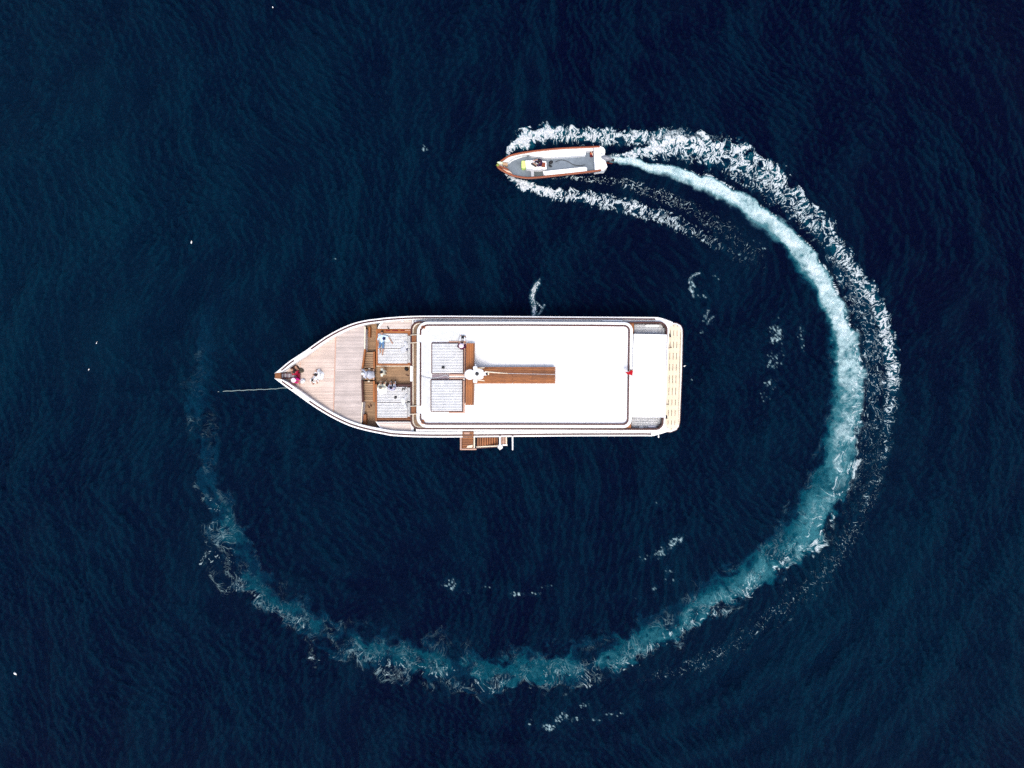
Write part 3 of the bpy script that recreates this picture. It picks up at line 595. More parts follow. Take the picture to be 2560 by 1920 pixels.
# --- foredeck
edge = [(913.8, 817), (912.7, 872), (906.4, 921), (905.3, 950), (907.4, 1005), (903, 1062)]
fd = offs(UPD, 9, 1, 708, 911)+edge+offs(LOD, 10, -1, 708, 901)[::-1]
MB().pprism([(909.8, 822), (913.6, 822), (912.5, 872), (906.2, 921), (905.1, 950), (907.2, 1005), (903.2, 1056), (899.4, 1056), (903.4, 1005), (901.3, 950), (902.4, 921), (908.7, 872)], 1.6, 2.69).build('lounge_bulkhead', WHITE, yacht)
fdeck = MB().pprism(fd, 2.5, 2.70).build('foredeck', CAULK2, yacht)
def wp(pp, z): return [P(x, y, z)[:2] for x, y in pp]
ZP = 2.722
left = offs(UPD, 7, 1, 708, 837)+[(838, 836), (832, 1038)]+offs(LOD, 8, -1, 708, 830)[::-1]
right = [(841, 834)]+offs(UPD, 7, 1, 842, 910)+[(911, 817), (910, 872), (903.5, 921), (902.5, 950), (904.5, 1005), (900.5, 1060)]+offs(LOD, 8, -1, 836, 899)[::-1]+[(835, 1040)]
o = planking(wp(left, ZP), ZP, .072, .010, .02, 0, 2.4).build('deck_planks', GREY_A, fdeck, smooth=0); tag(o, 'warm grey weathered planks of the bow end', kind='stuff')
o = planking(wp(right, ZP), ZP, .072, .010, .02, 0, 2.4).build('deck_planks', GREY_B, fdeck, smooth=0); tag(o, 'cool grey weathered planks of the after end', kind='stuff')
MB().pprism([(838.2, 838), (840.8, 838), (834.6, 1037), (832.2, 1037)], 2.70, 2.735).build('deck_joint', PINKWOOD, fdeck)
MB().pprism([(749.6, 906), (751.2, 906), (750, 975), (748.4, 975)], 2.70, 2.735).build('deck_joint', PINKWOOD, fdeck)
MB().pprism([(911.2, 817), (914, 817), (912.9, 873), (910.4, 873)], 2.70, 2.75).build('deck_edge', CREAM, yacht)
MB().pprism([(905.2, 1006), (907.4, 1006), (903.2, 1061), (901, 1061)], 2.70, 2.75).build('deck_edge', CREAM, yacht)
MB().pprism([(910.2, 873), (914, 873), (907.8, 921), (904, 921)], 2.5, 2.82).build('coaming', TEAK_Y, yacht, bevel=.02)
MB().pprism([(903, 950), (907, 950), (909.2, 1005), (905.2, 1005)], 2.5, 2.82).build('coaming', MAHOG_Y, yacht, bevel=.02)
# --- stem head and anchor channel
MB().pprism([(687, 932.5), (702, 931.5), (702, 947.5), (687, 946.5)], 3.3, 3.56).build('stem_block', TEAK, yacht, bevel=.03)
ch = MB().prect(702, 934, 746, 944, 2.7, 2.80).build('anchor_channel', PURPLE, yacht)
MB().prect(702, 931.4, 748, 934, 2.7, 2.92).build('channel_rail', MAHOG, ch, bevel=.015)
MB().prect(702, 944, 748, 946.8, 2.7, 2.92).build('channel_rail', MAHOG, ch, bevel=.015)
for k in range(3): MB().prect(712+k*10, 934.2, 714+k*10, 943.8, 2.8, 2.83).build('cross_bar', GREYP, ch)
MB().prect(746, 931.4, 748.4, 946.8, 2.7, 2.90).build('channel_end', MAHOG_Y, ch, bevel=.01)
# --- the sunken lounge between foredeck and cabin
well = MB().pprism(offs(UPD, 11, 1, 905, 1040)+offs(LOD, 12, -1, 900, 1040)[::-1], 1.55, 1.72).build('lounge_floor', CAULK, yacht)
o = planking(wp([(905, 814), (942, 808), (942, 1076), (902, 1064)], 1.74), 1.74, .085, .012, .02, 0, 1.2).build('floor_planks', TEAK_D, well, smooth=0); tag(o, kind='stuff')
o = planking(wp([(942.6, 914), (1030, 914), (1030, 969), (942.6, 969)], 1.742), 1.742, .085, .012, .02, 0, 1.6).build('floor_planks', TEAK_D, well, smooth=0); tag(o, kind='stuff')
MB().prect(921, 817, 925.5, 843, 1.72, 2.2).build('side_locker', TEAK_Y, yacht, bevel=.015)
MB().prect(907, 1036, 915.5, 1062, 1.72, 2.2).build('side_locker', TEAK_Y, yacht, bevel=.015)
def slatted(x0, y0, x1, y1, z, n, sk=0):
    fr = MB().pprism([(x0+sk, y0), (x1, y0), (x1, y1), (x0, y1)], 1.72, z-.03).build('slatted_step', DARKGAP, yacht)
    h = (y1-y0)/n
    for i in range(n):
        a, b = y0+i*h+.45, y0+(i+1)*h-.45; f0, f1 = sk*(1-(a-y0)/(y1-y0)), sk*(1-(b-y0)/(y1-y0))
        MB().pprism([(x0+f0+.6, a), (x1-.5, a), (x1-.5, b), (x0+f1+.6, b)], z-.03, z+random.uniform(-.004, .004)).build('slat', TEAK_D, fr, bevel=.008)
    MB().prect(x1-3, y0-1, x1+1.6, y1+1, z-.1, z+.05).build('step_side', TEAK_Y, fr, bevel=.015)
slatted(909, 880, 936, 920.5, 2.25, 7, 4)
slatted(908, 953, 935.5, 1004, 2.25, 9)
st = MB().prect(908, 923, 936, 950, 1.72, 2.18).build('middle_step', CAULK, yacht)
for i in range(6): MB().prect(908.3, 923.2+i*4.45, 932, 927.2+i*4.45, 2.18, 2.2).build('tread_board', TEAK_D, st)
MB().prect(932.6, 923.2, 935.8, 949.6, 2.18, 2.21).build('tread_edge', PINKWOOD, st)
MB().ell(P(923, 922, 2.4), (.09, .06, .06)).build('hand_grip', CREAM, yacht)
MB().ell(P(922, 953.5, 2.4), (.09, .06, .06)).build('hand_grip', CREAM, yacht)
# --- sunbed boxes either side of the passage
for tops in (0, 1):
    if tops == 0:
        base = MB().pprism(rrect(940, 822, 1028.5, 914, (6, 1, 1, 1), 4), 1.72, 2.26).build('sunbed_box', TEAK, yacht, bevel=.02)
        MB().pprism(rrect(940, 822, 944.2, 914, (3, 1, 1, 1), 3), 2.26, 2.36).build('box_rail', TEAK_Y, base, bevel=.012)
        MB().prect(945, 822, 1028, 824.4, 2.26, 2.37).build('box_rail', TEAK, base, bevel=.012)
        MB().prect(945, 909, 1026.5, 914, 2.26, 2.33).build('box_rail', TEAK, base, bevel=.012)
        MB().prect(941, 914.4, 1026.5, 916, 1.72, 2.30).build('white_trim', CREAM, base)
        for a, b in ((965, 975.5), (980, 995), (1001.5, 1011)): MB().prect(a, 824.7, b, 826.8, 2.26, 2.29).build('locker_slot', MAROON, base)
        MB().prect(1013, 825, 1026, 827, 2.26, 2.30).build('locker_lid', PINKWOOD, base)
    else:
        base = MB().pprism(rrect(938, 960.5, 1027, 1053, (1, 1, 1, 5), 4), 1.72, 2.26).build('sunbed_box', TEAK, yacht, bevel=.02)
        MB().pprism(rrect(938, 960.5, 942.4, 1053, (1, 1, 1, 3), 3), 2.26, 2.36).build('box_rail', TEAK_Y, base, bevel=.012)
        MB().prect(943, 1046, 1026, 1050, 2.26, 2.34).build('box_rail', TEAK, base, bevel=.012)
        MB().prect(943, 1050.3, 1022, 1052.4, 2.26, 2.31).build('box_rail', MAHOG, base, bevel=.012)
        MB().prect(943, 961, 1026, 966, 2.26, 2.32).build('box_rail', MAHOG, base, bevel=.012)
        MB().prect(939, 1053.4, 1022, 1055, 1.72, 2.34).build('white_trim', CREAM, base)
pu = [(944, 821), (947, 813), (953, 806), (962, 801), (975, 797.5), (1000, 796), (1034, 796), (1034, 821)]
sp = MB().pprism(pu, 1.72, 2.62).build('side_panel', WHITE, yacht)
o = planking(wp([(948.5, 820), (951, 814), (956, 808), (964, 803.5), (976, 800.5), (1000, 799.6), (1030, 799.6), (1030, 820)], 2.64), 2.64, .095, .010, .02, 0, 2.2).build('panel_planks', GREY_B, sp, smooth=0); tag(o, kind='stuff')
MB().prect(1003, 802, 1009, 804.8, 2.64, 2.70).build('deck_vent', WHITE, sp, bevel=.01)
MB().prect(1011, 801, 1027.5, 804.6, 2.64, 2.665).build('deck_hatch', GREY_C, sp, bevel=.006)
pl_ = [(940, 1055), (945, 1063), (951, 1070), (960, 1075), (985, 1079), (1034, 1080), (1034, 1055)]
sp = MB().pprism(pl_, 1.72, 2.62).build('side_panel', WHITE, yacht)
o = planking(wp([(943, 1056), (948, 1063), (954, 1069), (962, 1073), (985, 1076.2), (1028, 1077), (1026.5, 1056)], 2.64), 2.64, .095, .010, .02, 0, 2.2).build('panel_planks', GREY_C, sp, smooth=0); tag(o, kind='stuff')
# --- cabin: white house top, varnished rail round it, board walkway in front of the flybridge
Z1 = 3.30
def rail_outline(i):
    return arc(1048+0, 824.5, 20.5-i, 180, 270, 8)[:0]+[(1027.5+i+20.5-i+(20.5-i)*math.cos(R(a)), 803.8+i+20.5-i+(20.5-i)*math.sin(R(a))) for a in range(180, 271, 10)] \
        + [(1200, 803.6+i), (1400, 804.2+i), (1556, 805+i)]+[(1648-i*0+(20-i)*math.cos(R(a)), 825+(20-i)*math.sin(R(a))) for a in range(-90, 1, 10)] \
        + [(1665-i, 930), (1659-i, 1040)]+[(1639+(19-i)*math.cos(R(a)), 1055.5+(18.5-i)*math.sin(R(a))) for a in range(0, 91, 10)] \
        + [(1547, 1074-i), (1400, 1073-i), (1200, 1072.6-i)]+[(1047.2+(20-i)*math.cos(R(a)), 1052.4+(20-i)*math.sin(R(a))) for a in range(90, 181, 10)]
house = MB().pprism([(x, y) for x, y in rail_outline(1) if x < 1560]+[], 1.5, Z1).build('cabin_top', WHITE, yacht)
MB().ribbon([P(x, y, Z1+.16) for x, y in rail_outline(-1.3)], [P(x, y, Z1+.16) for x, y in rail_outline(3.0)], Z1-.6, Z1+.16, closed=True).build('cabin_rail', MAHOG, yacht, bevel=.02)
MB().ribbon([P(x, y, Z1+.07) for x, y in rail_outline(3.8) if x < 1540], [P(x, y, Z1+.07) for x, y in rail_outline(5.4) if x < 1540], Z1-.02, Z1+.07, closed=False).build('cream_moulding', CREAM, yacht)
MB().ribbon([P(1031.3, y, Z1+.07) for y in (825, 1052)], [P(1033, y, Z1+.07) for y in (825, 1052)], Z1-.02, Z1+.07).build('cream_moulding', CREAM, yacht)
wkb = MB().pprism(rrect(1033.8, 809.6, 1090, 1067.5, 16, 6), Z1-.02, Z1+.012).build('walkway', CAULK, yacht)
o = planking(wp(rrect(1034, 809.8, 1088, 1067.2, 16, 6), Z1+.03), Z1+.03, .075, .010, .018, 0, 9).build('walkway_boards', TEAK_DY, wkb, smooth=0); tag(o, kind='stuff')
# white side decks between gunwale and cabin rail
for A, B in (([(1036, 801), (1200, 800.3), (1400, 801.3), (1600, 802.6), (1642, 802.8), (1664, 798.6), (1682.2, 805.6), (1673, 820), (1671.4, 850), (1668, 940), (1664.2, 1040), (1662.5, 1060), (1672.6, 1076.6), (1632, 1078.2), (1600, 1078), (1400, 1078.2), (1150, 1078.8), (1040, 1078.4)],
              [(1036, 806), (1200, 805), (1400, 805.6), (1600, 806.4), (1640, 806.4), (1658, 810), (1665.5, 818), (1667, 828), (1667, 850), (1664, 940), (1658.5, 1040), (1656, 1058), (1648, 1068), (1632, 1072.4), (1600, 1072.4), (1400, 1071.6), (1150, 1071), (1040, 1070)]),):
    MB().ribbon([P(x, y, 3.12) for x, y in A], [P(x, y, 3.12) for x, y in B], 2.2, 3.12).build('side_deck', WHITE, yacht, bevel=.02)
MB().pprism(offs(UPD, 8, 1, 1030, 1660)+offs(LOD, 12, -1, 1030, 1640)[::-1], 2.0, 2.3).build('under_deck', GREYP, yacht)
for pts in ([(1060, 801.6), (1250, 801.4), (1495, 803)], [(1560, 1080.5), (1400, 1080.2), (1290, 1080.4)]):
    hr = MB().tube([P(x, y, 3.3) for x, y in pts], .022, 6)
    for k in range(9):
        f = k/8; x = pts[0][0]+(pts[-1][0]-pts[0][0])*f; y = pts[0][1]+(pts[-1][1]-pts[0][1])*f; hr.tube([P(x, y, 3.1), P(x, y, 3.3)], .015, 6)
    hr.build('side_handrail', STEEL, yacht)
MB().prect(1507, 799.6, 1556, 804.2, 3.0, 3.2).build('side_locker', WHITE, yacht, bevel=.015)
MB().prect(1490, 1073.8, 1545, 1079.4, 3.0, 3.2).build('side_locker', WHITE, yacht, bevel=.015)
# teak quarter decks under the flybridge's after corners
MB().pprism([(1552, 808.5), (1584.5, 808.5), (1584.5, 836), (1552, 836)], 2.4, Z1+.03).build('quarter_deck', TEAK, yacht, bevel=.01)
MB().pprism([(1545, 1044), (1577.6, 1044), (1577.6, 1071.2), (1545, 1071.2)], 2.4, Z1+.03).build('quarter_deck', TEAK, yacht, bevel=.01)
# companionway
MB().prect(1025.4, 915, 1031.4, 953.4, 1.74, 3.55).build('companionway_door', WHITE, yacht, bevel=.02)
MB().prect(1025.6, 904.5, 1030.6, 909.5, 2.2, 3.3).build('door_hinge_box', CREAM, yacht, bevel=.02)
MB().prect(1025.4, 910, 1030.6, 914.4, 2.2, 3.25).build('door_latch_box', MAROON, yacht, bevel=.02)
# steps up to the flybridge with white grab rails
for y0, y1, x0 in ((838.5, 855.5, 1028), (1016.5, 1034, 1026.6)):
    s_ = MB().prect(x0, y0, x0+13, y1, Z1, Z1+.42).build('flybridge_step', TEAK_Y, yacht, bevel=.025)
    MB().prect(x0, y0+.3, x0+2, y1-.3, Z1+.42, Z1+.46).build('step_nosing', MAHOG_Y, s_, bevel=.01)
    for y in (y0-1.3, y1+1.3):
        MB().tube([P(x0-2, y+.6, Z1+.5), P(x0+6, y, Z1+.72), P(x0+14, y-.6, Z1+.96), P(x0+21, y-1, 4.28)], .028, 6).build('grab_rail', CREAM, s_)
# --- flybridge
ZF = 4.05
def fly(i):
    rl_, rr_ = 27-i*.95, 21-i*.9
    return [(1042+i+rl_+rl_*math.cos(R(a)), 803.4+i+rl_+rl_*math.sin(R(a))) for a in range(180, 271, 10)]+[(1300, 803.2+i), (1480, 804.2+i)] \
        + [(1582.5-i-rr_+rr_*math.cos(R(a)), 805+i+rr_+rr_*math.sin(R(a))) for a in range(-90, 1, 10)]+[(1581-i, 930)] \
        + [(1579.2-i-rr_+rr_*math.cos(R(a)), 1070-i-rr_+rr_*math.sin(R(a))) for a in range(0, 91, 10)]+[(1480, 1070-i), (1300, 1069.6-i)] \
        + [(1041+i+rl_+rl_*math.cos(R(a)), 1069.4-i-rl_+rl_*math.sin(R(a))) for a in range(90, 181, 10)]
flyb = MB().pprism(fly(0), 3.7, ZF).build('flybridge_deck', WHITE, yacht, bevel=.04)
MB().ribbon([P(x, y, ZF+.09) for x, y in fly(.8)], [P(x, y, ZF+.09) for x, y in fly(7.4)], ZF-.02, ZF+.09, closed=True).build('deck_lip', WHITE, flyb, bevel=.03)
MB().prism([P(x, y, 3.65)[:2] for x, y in fly(14)], 1.7, 3.71).build('saloon_wall', WHITE, yacht)
loop = fly(7.6); inner = fly(11.4)
def rail_run(sel, name='flybridge_rail'):
    A = [P(x, y, 4.23) for x, y in (loop[i] for i in sel)]; B = [P(x, y, 4.23) for x, y in (inner[i] for i in sel)]
    r_ = MB().ribbon(A, B, 4.15, 4.23).build(name, MAHOG, flyb, bevel=.012); return r_
N_ = len(loop); lx = [p[0] for p in loop]
# runs: starboard-forward corner round the stern to the port-forward corner; the front rail stands between the two steps
rail_run(list(range(2, N_-2)))
def front(y0, y1):
    MB().ribbon([P(1049.4, y, 4.23) for y in (y0, y1)], [P(1053, y, 4.23) for y in (y0, y1)], 4.15, 4.23).build('flybridge_rail', MAHOG_Y, flyb, bevel=.012)
front(856, 1015); front(822, 838); front(1035, 1049)
posts = []
for k in range(17): posts += [(1075+k*30.5, 813.2), (1075+k*30.5, 1059.8)]
for k in range(7): posts.append((1572.3-k*.45, 838+k*33))
for y in (857, 897, 937, 977, 1014, 824, 837, 1036, 1048): posts.append((1051.2, y))
st0 = None
for x, y in posts:
    x_, y_, _ = P(x, y, 4.17)
    if st0 is None:
        st0 = MB().tube([(x_, y_, ZF), (x_, y_, 4.18)], .02, 6).build('rail_stanchion', MAHOG, flyb); s0 = (x_, y_)
    else: repeat(st0, flyb, (x_-s0[0], y_-s0[1], 0))
MB().pprism([(1052.6, 813.6), (1064, 813.6), (1062.5, 821), (1053, 822)], ZF, ZF+.12).build('corner_block', TEAK, flyb, bevel=.02)
MB().pprism([(1051.4, 1050), (1058, 1049), (1061.5, 1054), (1061, 1060), (1053.5, 1060)], ZF, ZF+.12).build('corner_block', TEAK, flyb, bevel=.02)
MB().pprism(rrect(1056, 846, 1075, 1022, 2, 3), ZF, ZF+.008).build('grey_roof_patch', GREYPATCH, flyb)  # thin pale grey strip left of the sunbeds
MB().prect(1060, 822, 1150, 850, ZF, ZF+.006).build('grey_roof_patch', GREYPATCH, flyb)  # thin pale grey patch at the upper left of the roof
# flybridge sunbed trays
for x0, y0, x1, y1 in ((1078, 856, 1160, 934.6), (1076, 948, 1157.5, 1029.5)):
    t_ = MB().pprism(rrect(x0, y0, x1, y1, 2, 3), ZF, 4.27).build('sunbed_tray', MAHOG, yacht, bevel=.02)
    MB().prect(x1+.4, y0+4, x1+4.4, y1, ZF, 4.23).build('tray_side', PINKWOOD, t_, bevel=.012)
    ye = (y1+.2, y1+3.6) if y0 > 940 else (y0-3.6, y0-.2)
    MB().prect(1122, ye[0], x1+4, ye[1], ZF, 4.21).build('tray_side', PINKWOOD, t_, bevel=.012)
MB().prect(1080, 936, 1122.6, 946.8, ZF, ZF+.05).build('centre_panel', PURPLE, flyb)
MB().prect(1123, 935.6, 1162, 940, ZF, 4.21).build('centre_rail', PINKWOOD, flyb, bevel=.012)
MB().prect(1123, 944.2, 1160, 947.4, ZF, 4.21).build('centre_rail', PINKWOOD, flyb, bevel=.012)
MB().tube([P(x, y, ZF+.07) for x, y in dense([(1050, 938), (1058, 942), (1068, 944.6), (1079, 945.5), (1094, 943.6), (1108, 939.6), (1116, 938.6), (1123, 945)], 5)], .03, 6).build('power_cable', GREYP, flyb)
# T-shaped bench of teak boards
bn = MB().pprism([(1167.5, 861), (1184.5, 861), (1183, 1010), (1165.5, 1010)], ZF, 4.65).build('cross_bench', MAHOG_Y, yacht)
MB().pprism([(1163.2, 866), (1165.4, 866), (1163, 1008), (1160.8, 1008)], ZF, 4.45).build('bench_front', MAHOG_Y, bn, bevel=.01)
for i in range(5):
    a, b = i*4.24+.15, (i+1)*4.24-.15
    MB().pprism([(1166+a, 858), (1166+b, 858), (1163.6+b, 1013), (1163.6+a, 1013)], 4.65, 4.71+random.uniform(-.004, .004)).build('plank', TEAK_Y, bn, bevel=.008)
bl = MB().prect(1190, 920, 1386, 956.5, ZF, 4.61).build('long_bench', MAHOG, yacht)
for i in range(9):
    a, b = 917.2+i*4.66+.15, 917.2+(i+1)*4.66-.15
    for (u, v) in (((1186.5, 1281), (1281.4, 1388.7)), ((1186.5, 1330), (1330.4, 1388.7)))[i % 2]:
        MB().prect(u, a, v, b, 4.61, 4.67+random.uniform(-.004, .004)).build('plank', TEAK, bl, bevel=.008)
# --- radar mast
mast = MB().pprism([(1184, 922), (1205, 923.5), (1208.5, 927), (1208.5, 944), (1204, 948), (1184, 949)], 5.9, 6.1).build('radar_mast', WHITE, yacht, bevel=.03)
MB().prism(wp([(1186, 928), (1200, 930), (1200, 942), (1186, 944)], 4.65), 4.05, 5.91).build('mast_pylon', WHITE, mast)
MB().lathe(P(1174.8, 936.4, 5.75), [(.30, 0), (.355, .06), (.36, .16), (.33, .26), (.20, .34), (.05, .37)], 18).build('radar_dome', WHITE, mast)
MB().prect(1174, 926, 1187, 947.5, 5.77, 6.01).build('dome_bracket', WHITE, mast, bevel=.03)
for y in (919.8, 952.4):
    MB().prect(1182.6, y-4.4, 1193, y+4.4, 5.95, 6.17).build('speaker_horn', WHITE, mast, bevel=.05)
    MB().tube([P(1193, y+(930-y)*.1, 6.05), P(1211, y-.6, 5.95)], .03, 6).build('aerial', CREAM, mast)
MB().lathe(P(1192.6, 934.6, 6.1), [(.13, 0), (.13, .05), (.10, .06), (.10, .16), (.05, .18)], 14).build('mast_light', BLACK, mast)
MB().prect(1208.5, 930, 1217, 938.5, 5.85, 6.01).build('boom_foot', WHITE, mast, bevel=.03)
MB().ell(P(1216.5, 934.6, 5.95), (.11, .10, .10)).build('searchlight', BLACK, mast)
MB().prect(1219.4, 931, 1222.6, 937.4, 5.85, 6.05).build('searchlight_rim', CREAM, mast, bevel=.02)
MB().prect(1187, 910.5, 1191, 914, 5.95, 6.1).build('wind_sensor', GREYP, mast, bevel=.02)
MB().tube([P(1212, 929, 6.03), P(1240, 931.6, 5.85), P(1270, 933.6, 5.65)], [.045, .035, .02], 8).build('boom', CREAM, mast)
wire = dense([(1270, 933.6, 5.65), (1330, 934.8, 5.35), (1400, 936.2, 5.05), (1430, 935.4, 5.), (1490, 933.2, 5.1), (1572, 929, 5.45)], 5)
MB().tube([P(*p) for p in wire], .017, 5).build('backstay', GREYP, flyb)
MB().prect(1575.4, 924, 1582.4, 934.4, ZF, ZF+.13).build('flagpole_foot', TEAK_Y, flyb, bevel=.02)
fx, fy, _ = P(1576, 929, 4.15)
MB().tube([(fx, fy, ZF+.1), (fx+.02, fy, 5.65)], [.03, .018], 8).build('flagpole', WHITE, flyb)
# --- after deck: awning, rail, slatted benches, swim platform
ad = MB().pprism([(1560, 808), (1667, 808), (1657, 1072), (1548, 1072)], 1.6, 2.3).build('after_deck', CAULK, yacht)
o = planking(wp([(1560, 809), (1666, 809), (1656, 1071), (1550, 1071)], 2.32), 2.32, .09, .012, .02, 0, 1.8).build('floor_planks', TEAK_D, ad, smooth=0); tag(o, kind='stuff')
aw = MB()
ax0, ay0, _ = P(1584.6, 835, 3.9); nx_, ny_ = 10, 16
vs = []
for j in range(ny_+1):
    for i in range(nx_+1):
        f, g = i/nx_, j/ny_
        px_ = (1584.4*(1-g)+1578.6*g)*(1-f)+(1667*(1-g)+1660*g+3.5*math.sin(math.pi*g)**.5*g)*f; py_ = (834.6+2*f)*(1-g)+(1041.6+2*f)*g
        z_ = 3.89-.05*math.sin(math.pi*f)*math.sin(math.pi*g)-.012*math.cos(8*math.pi*g)*math.sin(math.pi*f)
        vs.append(P(px_, py_, z_))
n0 = len(vs); vs += [(x, y, z-.035) for x, y, z in vs]; W_ = nx_+1
fs = [(j*W_+i, j*W_+i+1, (j+1)*W_+i+1, (j+1)*W_+i) for j in range(ny_) for i in range(nx_)]
fs += [tuple(n0+k for k in f[::-1]) for f in fs]
ring = [i for i in range(nx_)]+[j*W_+nx_ for j in range(ny_)]+[ny_*W_+i for i in range(nx_, 0, -1)]+[j*W_ for j in range(ny_, 0, -1)]
fs += [(ring[k], ring[(k+1) % len(ring)], n0+ring[(k+1) % len(ring)], n0+ring[k]) for k in range(len(ring))]
awn = aw.add(vs, fs).build('awning', WHITE2, yacht)
for x, y in ((1588, 838), (1663, 840), (1582, 1038), (1655, 1039)):
    a_ = P(x, y, 3.85); MB().tube([(a_[0], a_[1], 2.3), a_], .03, 8).build('awning_post', STEEL, awn)
for (x0, y0, x1, y1) in ((1585.4, 810, 1665, 842), (1578.4, 1038, 1655, 1071)):
    MB().prect(x0, y0, x1, y1, 2.3, 2.78).build('bench_base', WHITE, yacht, bevel=.02)
sw_out = [(1671, 813), (1684, 807), (1692, 808.2), (1701.6, 813.4), (1706, 822), (1706.6, 835), (1704.6, 928.7), (1699.6, 1052), (1697, 1066), (1691, 1074.5), (1676, 1080.4), (1664, 1079), (1662, 1060), (1668, 940)]
swp = MB().pprism(sw_out, .35, .62).build('swim_platform', WHITE, yacht, bevel=.03)
MB().pprism([(1671, 816), (1684, 811), (1692, 812), (1699, 817), (1701.5, 835), (1694.8, 1052), (1690, 1068), (1676, 1075), (1666, 1074), (1664, 1060), (1670, 940)], .60, .626).build('slot_shade_sheet', DARKGAP, swp)  # dark sheet under the boards, stands in for shade in the slots
gx0 = [1668, 1676.3, 1684.7, 1693, 1701.6, 1707]; gx1 = [1661.5, 1670, 1678.4, 1687, 1695.3, 1700.4]
def gline(i, y): f = (y-820)/242; return gx0[i]+(gx1[i]-gx0[i])*f
for i in range(5):
    ya = [815, 811, 810.5, 815, 823][i]; yb = [1077, 1077.5, 1075, 1071.5, 1062][i]
    g = .62; r_ = 1.6 if i == 4 else g
    MB().pprism([(gline(i, ya)+g, ya), (gline(i+1, ya)-r_-(1.5 if i >= 3 else 0), ya), (gline(i+1, ya+6)-r_, ya+6), (gline(i+1, yb-6)-r_, yb-6), (gline(i+1, yb)-r_-(1.5 if i >= 3 else 0), yb), (gline(i, yb)+g, yb)], .62, .70).build('board', PALE, swp, bevel=.006)
dash = [(826, 840), (854, 870), (882, 899), (910, 927), (938, 958), (969, 988), (999, 1013), (1025, 1040), (1051, 1062)]
ys = [(816, 826)]+[(dash[k][1], dash[k+1][0]) for k in range(8)]+[(1062, 1071)]
for a, b in ys:
    MB().pprism([(gline(0, a)+1.5, a), (gline(5, a)-7, a), (gline(5, b)-7, b), (gline(0, b)+1.5, b)], .62, .694).build('cross_batten', PALE, swp)
A = offs(sw_out[1:12], .2, -1); B = offs(sw_out[1:12], 1.6, -1)
MB().ribbon([P(x, y, .56) for x, y in A], [P(x, y, .56) for x, y in B], .34, .56).build('rubbing_strake', MAHOG, swp)
for x, y in ((1675.6, 839), (1666.4, 1043)):
    MB().box(P(x, y, .78), (.10, .26, .08), .1).build('cleat', BLACK, swp, bevel=.02)
MB().tube([P(1666, 870.6, 3.1), P(1671, 870, 2.6), P(1679, 868.6, .76)], .03, 6).build('mooring_strap', MAHOG, yacht)
MB().tube([P(1663, 1011.6, 3.0), P(1669.6, 1011.6, .8)], .03, 6).build('mooring_strap', MAHOG, yacht)
# --- boarding stairs on the near side, two davits
bs = MB().prect(1150.5, 1093.5, 1189, 1121, 1.35, 1.42).build('boarding_platform', DARKGAP, yacht)
for i in range(6): MB().prect(1155.5, 1094+i*4.5, 1183, 1097.6+i*4.5, 1.42, 1.47).build('slat', TEAK, bs, bevel=.008)
MB().prect(1150, 1093, 1154, 1125, 1.3, 1.62).build('platform_edge', PINKWOOD, bs, bevel=.015)
MB().prect(1154.2, 1121.4, 1191, 1125, 1.3, 1.62).build('platform_edge', PINKWOOD, bs, bevel=.015)
MB().prect(1184, 1082, 1187, 1120.6, 1.5, 1.75).build('gate_post', CREAM, bs, bevel=.015)
MB().pprism([(1169, 1114), (1182, 1112), (1181, 1119), (1166, 1120)], 1.47, 1.56).build('folded_mat', CREAM, bs, bevel=.015)
gw = MB().prect(1156, 1078.5, 1184, 1093, 2.6, 3.24).build('gangway_head', TEAK, yacht, bevel=.02)
MB().prect(1160, 1080.5, 1174, 1085.5, 3.24, 3.30).build('gangway_hinge', PINKWOOD, gw, bevel=.015)
MB().prect(1157, 1087, 1180, 1089, 3.24, 3.27).build('gangway_hinge', MAHOG, gw, bevel=.01)
stw = MB().pprism([(1190, 1116), (1245, 1113.6), (1245, 1116), (1190, 1119)], .9, 1.15).build('boarding_stairs', CREAM, yacht, bevel=.015)
MB().pprism([(1190, 1119.6), (1245, 1116.6), (1245, 1118), (1190, 1121.4)], .8, 1.0).build('stair_stringer', MAHOG, stw)
MB().prect(1187.6, 1093.5, 1190, 1116, 1.2, 1.6).build('stair_gate', BLACK, stw)
for i in range(9):
    z_ = 1.40-.105*i; x_ = 1192.6+i*5.95
    MB().prect(x_, 1093.6, x_+4.6, 1115-.2*i, z_-.05, z_).build('tread', TEAK_Y, stw, bevel=.008)
lp = MB().prect(1250.5, 1092, 1268, 1110.5, .30, .36).build('lower_landing', DARKGAP, yacht)
for i in range(3): MB().prect(1253+i*4.6, 1093, 1256.4+i*4.6, 1109.6, .36, .42).build('slat', PINKWOOD, lp, bevel=.008)
MB().prect(1256, 1110.8, 1268.6, 1114.4, .3, .55).build('landing_rail', WHITE, lp, bevel=.02)
MB().prect(1264.6, 1092.6, 1267.4, 1110.4, .36, .52).build('landing_rail', CREAM, lp, bevel=.02)
for x, y in ((1250, 1124), (1281.6, 1124.6)):
    dv = MB().tube([P(x-.3, 1083, 3.0), P(x-.3, 1090, 3.05), P(x, y, 2.75)], [.06, .06, .05], 8).build('davit', WHITE, yacht)
    MB().prect(x-2, 1085.5, x+2, 1090, 3.03, 3.14).build('davit_foot', MAHOG, dv, bevel=.02)
MB().tube([P(1646, 1088, 2.4), P(1646.4, 1093.6, 2.3)], .05, 8).build('drain_spout', WHITE, yacht)
